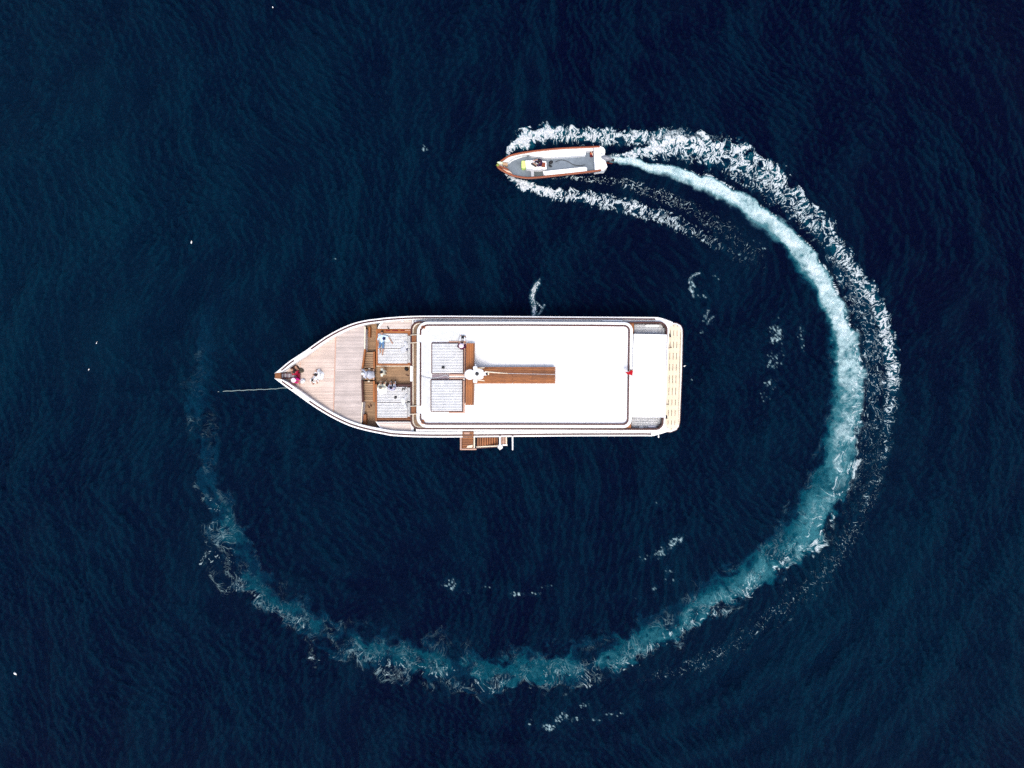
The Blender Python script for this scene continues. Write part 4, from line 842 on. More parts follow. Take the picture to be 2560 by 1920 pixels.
# ================================================================ the small boat
T_WHITE = plain('tender_white', (.80, .79, .77), .4, .4, .05, 30, .04, 3)
T_GREY = plain('tender_grey_floor', (.155, .185, .215), .75, .25, .3, 70, .10, 2)
T_MAHOG = wood('tender_varnish', (.30, .085, .030), (.16, .038, .014), 0, .3, .2)
T_TRIM = plain('tender_dark_trim', (.10, .016, .010), .4, .4)
LIME = plain('lime_seat', (.56, .72, .20), .6, .3, .2, 80)
TU = [(1241.5,412),(1246,406),(1254.5,399.4),(1270.7,389),(1286,384.3),(1304.5,380.4),(1343,375),(1404.4,369.2),(1481.3,365.6),(1499.7,365)]
TL = [(1241.5,414),(1246,421.5),(1261.5,431.5),(1275,438),(1289,442.4),(1308,445.6),(1327.6,446.6),(1365,443.4),(1404,439),(1487.4,429.4),(1503,426.4)]
TZ = lambda x: 1.02+.30*max(0, min(1, (1340-x)/100))**1.5
TUD, TLD = dense(TU, 6), dense(TL, 6)
tc_ = P(1380, 405, 0)
tender = thing('small_boat', (tc_[0], tc_[1], -.2), 'small open motorboat with varnished gunwale and grey floor speeding in a turn', 'boat')
mb = MB()
def tside(path):
    rows = []
    for x, y in path:
        t = max(0, min(1, (1345-x)/104)); X, Y, Z = P(x, y, TZ(x)); yc = P(x, 413-(x-1241)*.062, TZ(x))[1]
        rows.append([(X+f*1.1*t**1.6, yc+(Y-yc)*(1-.30*f-.34*f*t), zz) for f, zz in ((0, Z-.05), (.4, .62), (.75, .30), (1, -.25))])
    vs = [v for r in rows for v in r]
    mb.add(vs, [(i*4+k, i*4+k+1, (i+1)*4+k+1, (i+1)*4+k) for i in range(len(rows)-1) for k in range(3)]); return rows
a_ = tside(TUD); b_ = tside(TLD)
mb.add(a_[-1]+b_[-1], [(k, k+1, k+5, k+4) for k in range(3)]); mb.add(a_[0]+b_[0], [(k, k+1, k+5, k+4) for k in range(3)])
mb.build('hull', T_WHITE, tender, smooth=40)
for path, sg, w in ((TUD, 1, 3.6), (TLD, -1, 4.4)):
    q = offs(path, w, sg); o = MB().ribbon([P(x, y, TZ(x)) for x, y in path], [P(x, y, TZ(x)) for x, y in q], .85, 1.0).build('gunwale', T_MAHOG, tender, bevel=.02)
    q0 = offs(path, -.5, sg); q1 = offs(path, .7, sg)
    MB().ribbon([P(x, y, TZ(x)-.02) for x, y in q0], [P(x, y, TZ(x)-.02) for x, y in q1], .85, .97).build('rubbing_strake', T_TRIM, o)
fl = offs(TUD, 3.2, 1, 1256, 1488)+offs(TLD, 4, -1, 1256, 1490)[::-1]
MB().pprism(fl, .2, .52).build('floor', T_GREY, tender)
# white inner shelf of the far side, widening into a bench
A = offs(TUD, 3.4, 1, 1250, 1484); sh = [(1483, 371.5), (1483, 376.4), (1464, 377), (1464, 387.6), (1420, 391), (1362, 394.6), (1352, 391.6), (1330, 390.4), (1323, 386.6), (1316, 386.2), (1300, 388.8), (1287, 393), (1276, 400), (1270, 405.8), (1258, 404.4)]
MB().pprism(A+sh, .5, .93).build('far_bench', T_WHITE, tender, bevel=.02)
MB().pprism([(1357, 427.8), (1462, 416.6), (1467.6, 418.6), (1468, 428.6), (1362.5, 438.2), (1359.4, 436)], .5, .92).build('near_bench', T_WHITE, tender, bevel=.03)
MB().pprism([(1326.5, 424), (1335, 424), (1335, 440.6), (1328, 441.6)], .5, .72).build('side_thwart', GREYP, tender, bevel=.02)
MB().pprism([(1335.4, 424.4), (1356, 423), (1357, 438), (1336, 440.4)], .5, .56).build('floor_hatch', plain('dark_hatch', (.085, .10, .105), .8, .2), tender, bevel=.01)
cs = MB().pprism([(1313, 400.4), (1331, 400), (1333, 399), (1366, 402.6), (1366.8, 420), (1352, 423.4), (1334, 423), (1315, 420.6)], .5, 1.15).build('console', T_WHITE, tender, bevel=.05)
MB().pprism(rrect(1303.4, 401, 1314.4, 420.6, 3, 4), .5, 1.02).build('console_seat', LIME, cs, bevel=.05)
MB().pprism([(1327, 408), (1331, 407), (1341, 414.5), (1339, 415.5)], 1.15, 1.42).build('windscreen', BLACK, cs, bevel=.01)
MB().prect(1352, 418, 1367, 422.4, 1.15, 1.32).build('seat_arm', T_WHITE, cs, bevel=.03)
wh = MB(); wx_, wy_, wz_ = P(1337.5, 409.5, 1.45)
wh.tube([(wx_+.03*math.cos(R(a)), wy_+.17*math.sin(R(a)), wz_+.16*math.cos(R(a))) for a in range(0, 360, 24)], .018, 6, closed=True); wh.tube([(wx_-.2, wy_, wz_-.3), (wx_, wy_, wz_)], .025, 6)
wh.build('steering_wheel', BLACK, cs)
MB().pprism([(1354, 405), (1363.6, 406.6), (1363, 417.4), (1354, 416.6)], 1.15, 1.24).build('helm_seat', plain('red_brown_vinyl', (.22, .045, .018), .5, .35, .2, 60), cs, bevel=.03)
MB().pprism([(1484, 366.4), (1500, 364.8), (1508, 367), (1512.6, 373), (1513.4, 378), (1511, 392), (1513, 400), (1519, 416.6), (1512, 425.4), (1502, 425.6), (1487.6, 428), (1485.4, 395)], .15, .98).build('stern_deck', T_WHITE, tender, bevel=.04)
MB().prect(1501, 381, 1507, 385, .98, 1.0).build('deck_hatch', GREYP, tender)
# outboard engine
ex, ey, ez = P(1516, 396, .9)
eng = MB().ell((ex, ey, ez), (.46, .21, .24), nu=14, nv=9, rz=R(-14), fn=lambda q: Vector((q.x, q.y*(1-.35*max(0, q.x/.46)), q.z))).build('outboard_engine', plain('engine_grey', (.20, .205, .23), .35, .5), tender)
MB().box((ex+.46, ey-.06, ez-.18), (.30, .17, .24), R(-8)).build('engine_tail', BLACK, eng, bevel=.04)
MB().tube([P(1504, 401.4, .9), P(1516, 407, .7), P(1530, 408.6, .4)], .045, 6).build('tilt_bar', T_TRIM, eng)
MB().box((ex+.25, ey, .2), (.16, .12, .9)).build('engine_leg', BLACK, eng, bevel=.03)
MB().tube([P(x, y, .55) for x, y in dense([(1388, 405), (1402, 400), (1418, 403), (1432, 411), (1448, 414), (1462, 412)], 5)], .022, 6).build('fuel_hose', BLACK, tender)
# bow fittings
bf = MB().pprism([(1243, 414.6), (1249, 412.4), (1272, 422.4), (1268, 426)], .95, 1.3).build('bow_roller', T_MAHOG, tender, bevel=.02)
MB().pprism([(1255, 421), (1274, 427.4), (1281, 434), (1268, 429.6)], .95, 1.28).build('bow_board', plain('pale_varnish', (.62, .40, .28), .4, .4), tender, bevel=.02)
MB().pprism([(1256, 405.4), (1269, 406.8), (1269.6, 414), (1257, 412.4)], .9, 1.27).build('bow_locker', plain('tan_timber', (.40, .25, .14), .5, .3), tender, bevel=.02)
# ================================================================ loose things on the boats
def mattress(name, x0, y0, x1, y1, z0, z1, n, mat, label, cat, group, dip=.10, axis=0):
    """tufted cushion: n upholstered channels with real grooves between them"""
    a = P(x0, y1, z1); b = P(x1, y0, z1); X0, Y0, X1, Y1 = a[0], a[1], b[0], b[1]
    if axis: X0, Y0, X1, Y1 = Y0, X0, Y1, X1
    prof = []; h = (Y1-Y0)/n
    for i in range(n):
        for f, zz in ((.0, -dip), (.10, -dip*.8), (.17, -.02), (.30, -.003), (.5, 0), (.70, -.003), (.83, -.02), (.90, -dip*.8)):
            prof.append((Y0+(i+f)*h, z1+zz))
    prof.append((Y1, z1-dip))
    ends = [(X0, -.02), (X0+.03, 0), ]+[(X0+(X1-X0)*k/6, random.uniform(-.006, .006)) for k in range(1, 6)]+[(X1-.03, 0), (X1, -.02)]
    vs = []; m = len(prof)
    for X, dz in ends: vs += [((X, y, z+dz) if not axis else (y, X, z+dz)) for y, z in prof]
    ne = len(ends); fs = [(i*m+k, i*m+k+1, (i+1)*m+k+1, (i+1)*m+k) for i in range(ne-1) for k in range(m-1)]
    nb = len(vs)
    for X in (X0, X1): vs += [((X, y, z0) if not axis else (y, X, z0)) for y in (Y0, Y1)]
    fs += [(0,)+tuple(range(1, m))+(nb+1, nb), tuple(range((ne-1)*m+m-1, (ne-1)*m-1, -1))+(nb+2, nb+3), tuple(i*m for i in range(ne))+(nb+2, nb), tuple(i*m+m-1 for i in range(ne-1, -1, -1))+(nb+1, nb+3), (nb, nb+1, nb+3, nb+2)]
    return MB().add(vs, fs).build(name, mat, None, label, smooth=60, cat=cat, group=group)
G1 = 'striped sun mattresses on the decks'
mattress('sun_mattress', 944.6, 833.6, 1018.6, 870.4, 2.26, 2.44, 10, FABRIC, 'white striped sun mattress under the man lying in light blue', 'mattress', G1)
mattress('sun_mattress', 944.6, 871.4, 1018.6, 908.4, 2.26, 2.44, 10, FABRIC, 'empty white striped mattress on the far sunbed, next to the passage', 'mattress', G1)
mattress('sun_mattress', 942.8, 967, 1017.8, 1005, 2.26, 2.44, 10, FABRIC, 'white striped mattress that two people sit on by the passage', 'mattress', G1)
mattress('sun_mattress', 942.8, 1006.2, 1017.8, 1044.4, 2.26, 2.44, 10, FABRIC, 'empty white striped mattress on the near sunbed, next to the pink side panel', 'mattress', G1)
mattress('sun_mattress', 1080.4, 858.6, 1157.4, 932.6, 4.25, 4.43, 19, FABRIC, 'large white striped mattress on the roof with a black bag on it', 'mattress', G1)
mattress('sun_mattress', 1078.4, 950.6, 1155, 1027, 4.25, 4.43, 19, FABRIC, 'large white striped roof mattress with nobody and nothing on it', 'mattress', G1)
G2 = 'bolsters along the heads of the sunbeds'
for (x0, y0, y1, lb) in ((1019, 839.4, 870, 'white channelled bolster behind the man in light blue, beside the flybridge step'), (1019, 871, 906.6, 'white channelled bolster on the far sunbed, beside the black bag in the passage'),
                         (1018.4, 969, 1004.4, 'white channelled bolster on the near sunbed, next to the sitting people'), (1018.4, 1005.6, 1041.6, 'white channelled bolster nearest the lower flybridge step')):
    mattress('bolster', x0, y0, x0+6.8, y1, 2.26, 2.62, 3, FABRIC, lb, 'bolster', G2, .10, 1)
G3 = 'grey white cushions of the after deck benches'
mattress('bench_cushion', 1585.8, 810.6, 1655, 842, 2.78, 2.95, 8, FABRIC_G, 'striped bench cushion in the upper stern corner, half under the white awning', 'cushion', G3, .10)
mattress('bench_cushion', 1578.8, 1037, 1644.6, 1070.4, 2.78, 2.95, 8, FABRIC_G, 'striped bench cushion in the lower stern corner, half under the white awning', 'cushion', G3, .10)
mattress('end_cushion', 1656, 820, 1664.6, 842, 2.78, 3.0, 3, FABRIC_G, 'short upright striped cushion at the end of the upper stern bench', 'cushion', G3, .10, 1)
mattress('end_cushion', 1645.4, 1037, 1653.6, 1060, 2.78, 3.0, 3, FABRIC_G, 'short upright striped cushion at the end of the lower stern bench', 'cushion', G3, .10, 1)
def pillow(px, py, z, sx, sy, rz, mat, label, h=.11, tilt=0, cat='pillow', group='loose pillows', name='pillow'):
    x, y, _ = P(px, py, z)
    def fn(q):
        u, v = q.x/(sx/2), q.y/(sy/2); f = max(abs(u), abs(v), 1e-6); r_ = math.hypot(u, v)+1e-6; k = (r_/f)**.72 if f > .05 else 1
        return Vector((q.x*k, q.y*k, q.z))
    M = Matrix.Translation((x, y, z+h*.5)) @ Matrix.Rotation(R(rz), 4, 'Z') @ Matrix.Rotation(R(tilt), 4, 'Y')
    return MB().ell((0, 0, 0), (sx/2, sy/2, h/2), M=M, nu=20, nv=9, fn=fn).build(name, mat, None, label, cat=cat, group=group)
GREYPIL = plain('pillow_grey', (.50, .51, .53), .85, .1, .3, 90); WHITEPIL = plain('pillow_white', (.80, .80, .80), .85, .1, .3, 90)
NAVY = plain('navy_cloth', (.012, .014, .06), .85, .1, .2, 90)
pillow(1010, 874, 2.46, .46, .42, 35, GREYPIL, 'pale grey pillow with a navy corner on the far sunbed', .13)
pillow(1016, 862, 2.5, .26, .50, 20, plain('pillow_silver', (.58, .60, .63), .85, .1, .3, 90), 'silver grey pillow leaning on the far sunbed bolster', .12, 30)
pillow(1008.6, 1003, 2.46, .26, .44, 8, WHITEPIL, 'bright white pillow on the near sunbed at the gap between its mattresses', .12)
pillow(1015, 994, 2.5, .22, .5, -20, GREYPIL, 'grey pillow leaning on the near sunbed bolster, above the white pillow', .12, 30)
pillow(1014, 1016, 2.5, .22, .46, 12, plain('pillow_silver_b', (.60, .62, .64), .85, .1, .3, 90), 'grey pillow leaning on the near sunbed bolster, below the white pillow', .12, 30)
pillow(1018, 874, 2.56, .12, .14, 40, NAVY, 'small navy cloth lying on a grey pillow of the far sunbed', .07, cat='cloth', group='clothes and towels', name='cloth')
pillow(1021, 1005, 2.6, .22, .10, 5, BLACK, 'black strap bag wedged between the two near bolsters', .08, cat='bag', group='bags', name='strap_bag')
pillow(1630, 814.6, 2.96, 1.0, .20, 0, WHITEPIL, 'long white pillow on the upper stern bench', .12)
pillow(1602.6, 1068.4, 2.96, .34, .16, 0, WHITEPIL, 'small white pillow on the lower stern bench', .10)
pillow(1629, 1066.6, 2.96, .60, .18, 0, plain('pillow_lilac', (.62, .62, .68), .85, .1, .3, 90), 'long pale lilac pillow on the lower stern bench', .10)
# bags, hats, shoes
def bag(name, px, py, z, sx, sy, h, rz, mat, label, handle=BLACK, cat='bag', group='bags'):
    x, y, _ = P(px, py, z); t = thing(name, (x, y, z), label, cat, group)
    def fn(q): f = 1-.30*max(0, q.z/(h/2)); return Vector((q.x*f, q.y*f, q.z))
    MB().ell((x, y, z+h*.48), (sx/2, sy/2, h/2), nu=14, nv=9, rz=R(rz), fn=fn).build('bag_body', mat, t)
    c, s = math.cos(R(rz)), math.sin(R(rz))
    MB().tube([(x+c*sx*.42*math.cos(R(a)), y+s*sx*.42*math.cos(R(a)), z+h*.72+.16*math.sin(R(a))) for a in range(0, 181, 20)], .014, 6).build('bag_strap', handle, t)
    return t
KHAKI = plain('dark_olive_cloth', (.075, .065, .045), .9, .1, .3, 90)
bag('beach_bag', 753, 926, 2.73, .46, .34, .22, -20, KHAKI, 'dark olive beach bag beside the person in red at the bow')
bag('tote_bag', 757.4, 952.4, 2.73, .40, .36, .26, 30, WHITEPIL, 'plump white tote bag with a dark strap beside the pink hat', NAVY)
bag('camera_bag', 1108, 918.4, 4.43, .22, .22, .17, 20, BLACK, 'small black camera bag alone on the upper roof mattress')
bag('day_bag', 989, 993.4, 2.44, .22, .20, .12, 40, plain('dark_grey_cloth', (.06, .06, .065), .9, .1), 'small dark grey bag in the middle of the near sunbed')
bag('rucksack', 1017, 923, 1.75, .34, .26, .34, -35, BLACK, 'black rucksack on the passage floor beside the white door')
bag('back_cushion', 1157.5, 843, 4.07, .46, .22, .40, 0, BLACK, 'black padded rucksack by the feet of the person on the roof')
pillow(746.4, 940, 2.9, .26, .44, 0, MAROON, 'maroon cloth spread over the inner end of the anchor channel', .06, cat='cloth', group='clothes and towels', name='cloth')
def sandal(px, py, z, rz, mat, label, L=.27):
    x, y, _ = P(px, py, z); t = thing('sandal', (x, y, z), label, 'sandal', 'sandals left on deck')
    c, s = math.cos(R(rz)), math.sin(R(rz)); w = L*.19
    pts = []
    for u, v in ((-.5, .5), (-.42, .85), (-.1, .75), (.25, 1.0), (.45, .7), (.5, 0), (.45, -.7), (.25, -1.0), (-.1, -.75), (-.42, -.85), (-.5, -.5)):
        a, b = u*L, v*w; pts.append((x+a*c-b*s, y+a*s+b*c))
    MB().prism(pts, z, z+.03).build('sole', mat, t, bevel=.006)
    q = [(.12, 1.0, .03), (.16, .7, .07), (.18, 0, .085), (.16, -.7, .07), (.12, -1.0, .03)]
    MB().tube([(x+u*L*c-v*w*s, y+u*L*s+v*w*c, z+h) for u, v, h in q], .016, 6).build('toe_strap', mat, t)
BROWN = plain('brown_leather', (.075, .032, .02), .6, .3)
sandal(922.4, 1016.6, 1.745, -55, BROWN, 'brown sandal on the lounge floor, the left one of the pair')
sandal(927, 1012.6, 1.745, -60, BROWN, 'brown sandal on the lounge floor, the right one of the pair')
sandal(1006.6, 973, 2.45, 70, BLACK, 'black sandal on the near sunbed, left one of the pair', .24)
sandal(1012, 971.6, 2.45, 70, BLACK, 'black sandal on the near sunbed, right one of the pair', .24)
sandal(1018.4, 938, 1.745, -20, BROWN, 'single dark sandal on the passage floor by the white door')
sandal(970.6, 819.6, 2.645, -60, BLACK, 'single black sandal on the grey upper side panel')
# towel and cap beside the man on the far sunbed
tw = MB(); n_ = 8
for i in range(n_+1):
    for j in range(n_+1):
        x, y, _ = P(961+1.65*i, 842.5+1.5*j, 2.5); tw.v.append((x, y, 2.475+.03*math.sin(i*1.3+.6*j)+.02*math.sin(j*1.7)))
k_ = len(tw.v); tw.v += [(x, y, z-.02) for x, y, z in tw.v]
for i in range(n_):
    for j in range(n_):
        a = i*(n_+1)+j; q = (a, a+1, a+n_+2, a+n_+1); tw.f += [q, tuple(k_+v for v in q[::-1])]; tw.m += [0, 0]; tw.t += [0, 0]
tw.build('towel', plain('pale_aqua_towel', (.66, .74, .75), .9, .1, .5, 120), None, 'rumpled pale aqua towel beside the man lying on the sunbed', smooth=60, cat='towel', group='clothes and towels')
cx_, cy_, _ = P(960.4, 846.4, 2.62)
cp = thing('cap', (cx_, cy_, 2.6), 'round navy cap lying on the man in light blue', 'cap', 'hats and caps')
MB().lathe((cx_, cy_, 2.66), [(.115, 0), (.115, .04), (.09, .085), (.04, .105)], 16).build('crown', NAVY, cp)
MB().lathe((cx_-.05, cy_-.03, 2.655), [(.10, 0), (.10, .012)], 14).build('peak', NAVY, cp)
# flag drooping from the stern pole
fl_ = MB(); nu, nv = 9, 8
for i in range(nu+1):
    for j in range(nv+1):
        u, v = i/nu, j/nv
        x = fx-.06-.52*u*(1-.25*v)+.03*math.sin(5*u+3*v); y = fy+.10*math.sin(4.2*u+1.2)-.07+.16*u-.25*v*(1-u)-.08*v; z = 5.50-.52*v-.34*u*u
        fl_.v.append((x, y, z))
for i in range(nu):
    for j in range(nv):
        a = i*(nv+1)+j; fl_.f.append((a, a+1, a+nv+2, a+nv+1)); fl_.m.append(0); fl_.t.append(0)
k_ = len(fl_.v); f0 = list(fl_.f); fl_.v += [(x, y+.006, z-.004) for x, y, z in fl_.v]
for f in f0: fl_.f.append(tuple(k_+v for v in f[::-1])); fl_.m.append(0); fl_.t.append(0)
fl_.build('flag', RED, None, 'bright red flag drooping from the pole at the back of the roof', smooth=60, cat='flag')
# fender hanging from the davit, anchor rope, drifting floats
x, y, _ = P(1250.6, 1116.6, 1.7)
fe = thing('fender', (x, y, 1.4), 'round white fender hanging from the davit beside the boarding stairs', 'fender')
MB().ell((x, y, 1.72), (.21, .20, .24), nu=16, nv=11).build('fender_ball', WHITE, fe); MB().tube([(x, y, 1.95), (x, y, 2.7)], .018, 6).build('lanyard', CREAM, fe)
MB().lathe((x, y, 1.92), [(.06, 0), (.06, .07), (.03, .09)], 10).build('fender_eye', GREYP, fe)
rp_ = dense([(713, 968.6, 2.5), (722, 968.8, 1.55), (716, 969.6, .8), (706, 970.2, .30), (690, 971.6, .14), (672, 973, .13), (652, 973.6, .10), (630, 974.6, .08), (600, 976, .05), (570, 977.6, .02), (545, 979, -.05)], 6)
ropeM = plain('pale_rope', (.22, .28, .27), .85, .15, .4, 80)
MB().tube([P(a, b+.5*math.sin(a*.23), c+(.05*math.sin(a*.19) if c < .2 else 0)) for a, b, c in rp_], [.026]*len(rp_), 7).build('anchor_rope', ropeM, None, 'pale anchor rope running from the bow to the left across the water', cat='rope')
def float_(px, py, L, rz, label):
    x, y, _ = P(px, py, .1); t = thing('float', (x, y, 0), label, 'float', 'white floats adrift on the dark water')
    M = Matrix.Translation((x, y, .10)) @ Matrix.Rotation(R(rz), 4, 'Z')
    MB().ell((0, 0, 0), (L/2, L*.26, L*.24), M=M, nu=12, nv=8).build('float_body', WHITE, t)
    MB().ell((0, 0, 0), (L*.12, L*.12, L*.12), M=M @ Matrix.Translation((L*.52, 0, .03)), nu=8, nv=6).build('float_eye', CREAM, t)
float_(38, 1684, .27, -35, 'white float near the lower left corner of the picture')
float_(478.6, 606, .20, 80, 'white float on open water above the left end of the foam ring')
float_(242, 858, .20, 70, 'white float left of the yacht, the upper of the two lying close together')
float_(222, 924, .13, 50, 'tiny white float left of the yacht, the lower of the two lying close together')
float_(682, 18, .14, -70, 'tiny white float at the top edge of the picture')
float_(2015, 548, .13, 0, 'tiny white float just outside the foam ring, right of the small boat')
float_(1711, 915, .17, 20, 'small white float on the water just behind the swim platform')
# in the small boat
bag('boat_bag', 1377, 407, .53, .34, .26, .26, 25, BLACK, 'black bag on the grey floor behind the helm seat of the small boat')
bag('kit_bag', 1375.6, 415.4, .53, .30, .16, .16, -30, plain('charcoal_cloth', (.03, .032, .036), .9, .1), 'flat charcoal bag on the grey floor of the small boat, nearer the white bench')
bag('tool_bag', 1320, 388.6, .6, .20, .16, .16, -20, BLACK, 'little black bag at the front end of the far white bench of the small boat')
x, y, _ = P(1478, 384, .55); lj = thing('life_jacket', (x, y, .52), 'red orange life jacket lying in the stern corner of the small boat', 'life jacket')
LJ = plain('life_jacket_orange', (.36, .075, .03), .8, .15, .3, 60); LJ2 = plain('life_jacket_dark', (.10, .012, .02), .8, .15, .3, 60)
for dy, m_, L_ in ((.16, LJ2, .34), (-.05, LJ, .30), (-.22, LJ2, .24)):
    def fn(q): return Vector((q.x, q.y, q.z))
    MB().ell((x, y+dy, .66), (.13, L_/2.6, .12), nu=12, nv=8).build('float_panel', m_, lj)
MB().tube([(x-.1, y+.2, .74), (x+.02, y, .80), (x+.1, y-.2, .74)], .022, 6).build('jacket_strap', CREAM, lj)
x, y, z = P(1250, 407.6, 1.3); bfd = thing('bow_fender', (x, y, 1.2), 'pale lime fender tied on the very bow of the small boat', 'fender')
MB().ell((x, y, 1.36), (.22, .09, .09), nu=12, nv=8, rz=R(-8)).build('fender_ball', plain('pale_lime', (.66, .78, .48), .5, .3), bfd)
MB().ell((x-.17, y-.15, 1.30), (.12, .10, .08), nu=10, nv=7).build('fender_end', plain('olive_rubber', (.20, .24, .04), .6, .3), bfd)

# ================================================================ people
SKIN = plain('skin', (.40, .215, .140), .55, .3, .05, 90, .06, 8); LIP = plain('lips', (.30, .09, .075), .5, .3); EYE = plain('dark_eye', (.02, .015, .012), .3, .5)
HAIR = plain('dark_hair', (.018, .012, .010), .6, .35, .5, 140); HAIRG = plain('greying_hair', (.12, .11, .10), .7, .3, .5, 140)
def cloth(name, c): return plain(name, c, .88, .1, .35, 70, .06, 7)
POSE = {
 'stand': dict(P=(0,0,.93), W=(0,0,1.08), Ch=(.01,0,1.28), N=(0,0,1.45), H=(.02,0,1.60), S=((0,.17,1.40),(0,-.17,1.40)), E=((.03,.24,1.12),(.05,-.24,1.13)), R=((.14,.24,.90),(.20,-.20,.95)),
               Q=((0,.09,.90),(0,-.09,.90)), K=((.05,.10,.49),(.02,-.10,.49)), A=((-.02,.10,.08),(-.04,-.10,.08)), T=((.14,.12,.035),(.12,-.12,.035))),
 'walk': dict(P=(0,0,.92), W=(.02,0,1.07), Ch=(.06,0,1.27), N=(.08,0,1.44), H=(.12,0,1.58), S=((.06,.17,1.39),(.06,-.17,1.39)), E=((-.06,.25,1.13),(.22,-.24,1.15)), R=((.02,.30,.92),(.38,-.22,1.02)),
               Q=((0,.09,.90),(0,-.09,.90)), K=((.20,.10,.53),(-.04,-.10,.50)), A=((.20,.10,.12),(-.34,-.10,.14)), T=((.36,.12,.06),(-.22,-.12,.035))),
 'sit': dict(P=(0,0,.11), W=(-.03,0,.27), Ch=(.0,0,.45), N=(.04,0,.61), H=(.09,0,.75), S=((.02,.17,.56),(.02,-.17,.56)), E=((.10,.25,.33),(.10,-.25,.33)), R=((.30,.17,.24),(.30,-.17,.24)),
               Q=((.02,.09,.10),(.02,-.09,.10)), K=((.42,.15,.13),(.42,-.15,.13)), A=((.45,.14,-.30),(.45,-.14,-.30)), T=((.60,.16,-.34),(.60,-.16,-.34))),
 'helm': dict(P=(0,0,.11), W=(-.03,0,.27), Ch=(.02,0,.45), N=(.07,0,.60), H=(.13,0,.73), S=((.04,.17,.56),(.04,-.17,.56)), E=((.22,.24,.36),(.22,-.24,.36)), R=((.42,.14,.38),(.42,-.14,.38)),
               Q=((.02,.09,.10),(.02,-.09,.10)), K=((.40,.15,.10),(.40,-.15,.10)), A=((.38,.14,-.30),(.38,-.14,-.30)), T=((.53,.16,-.34),(.53,-.16,-.34))),
 'stretch': dict(P=(0,0,.11), W=(-.05,0,.26), Ch=(-.03,0,.44), N=(.02,0,.60), H=(.08,0,.73), S=((0,.17,.55),(0,-.17,.55)), E=((.06,.27,.30),(.06,-.27,.30)), R=((.26,.22,.26),(.26,-.22,.26)),
               Q=((.02,.09,.10),(.02,-.09,.10)), K=((.42,.17,.24),(.40,-.17,.20)), A=((.78,.13,.07),(.74,-.14,.06)), T=((.83,.16,.17),(.79,-.18,.16))),
 'cross': dict(P=(0,0,.11), W=(-.02,0,.26), Ch=(.02,0,.43), N=(.06,0,.59), H=(.11,0,.72), S=((.03,.17,.54),(.03,-.17,.54)), E=((.12,.27,.30),(.12,-.27,.30)), R=((.30,.20,.18),(.30,-.20,.18)),
               Q=((.02,.09,.10),(.02,-.09,.10)), K=((.26,.34,.12),(.26,-.34,.12)), A=((.32,-.04,.06),(.24,.06,.06)), T=((.34,-.18,.06),(.25,.20,.06))),
 'lie': dict(P=(0,0,.12), W=(-.15,0,.12), Ch=(-.34,0,.13), N=(-.51,0,.13), H=(-.66,0,.15), S=((-.43,.17,.13),(-.43,-.17,.13)), E=((-.36,.45,.12),(-.16,-.29,.09)), R=((-.06,.64,.09),(.10,-.24,.12)),
               Q=((.03,.09,.11),(.03,-.09,.11)), K=((.43,.08,.12),(.40,-.15,.22)), A=((.84,.03,.07),(.70,-.10,.07)), T=((.89,.05,.18),(.76,-.17,.17))),
}
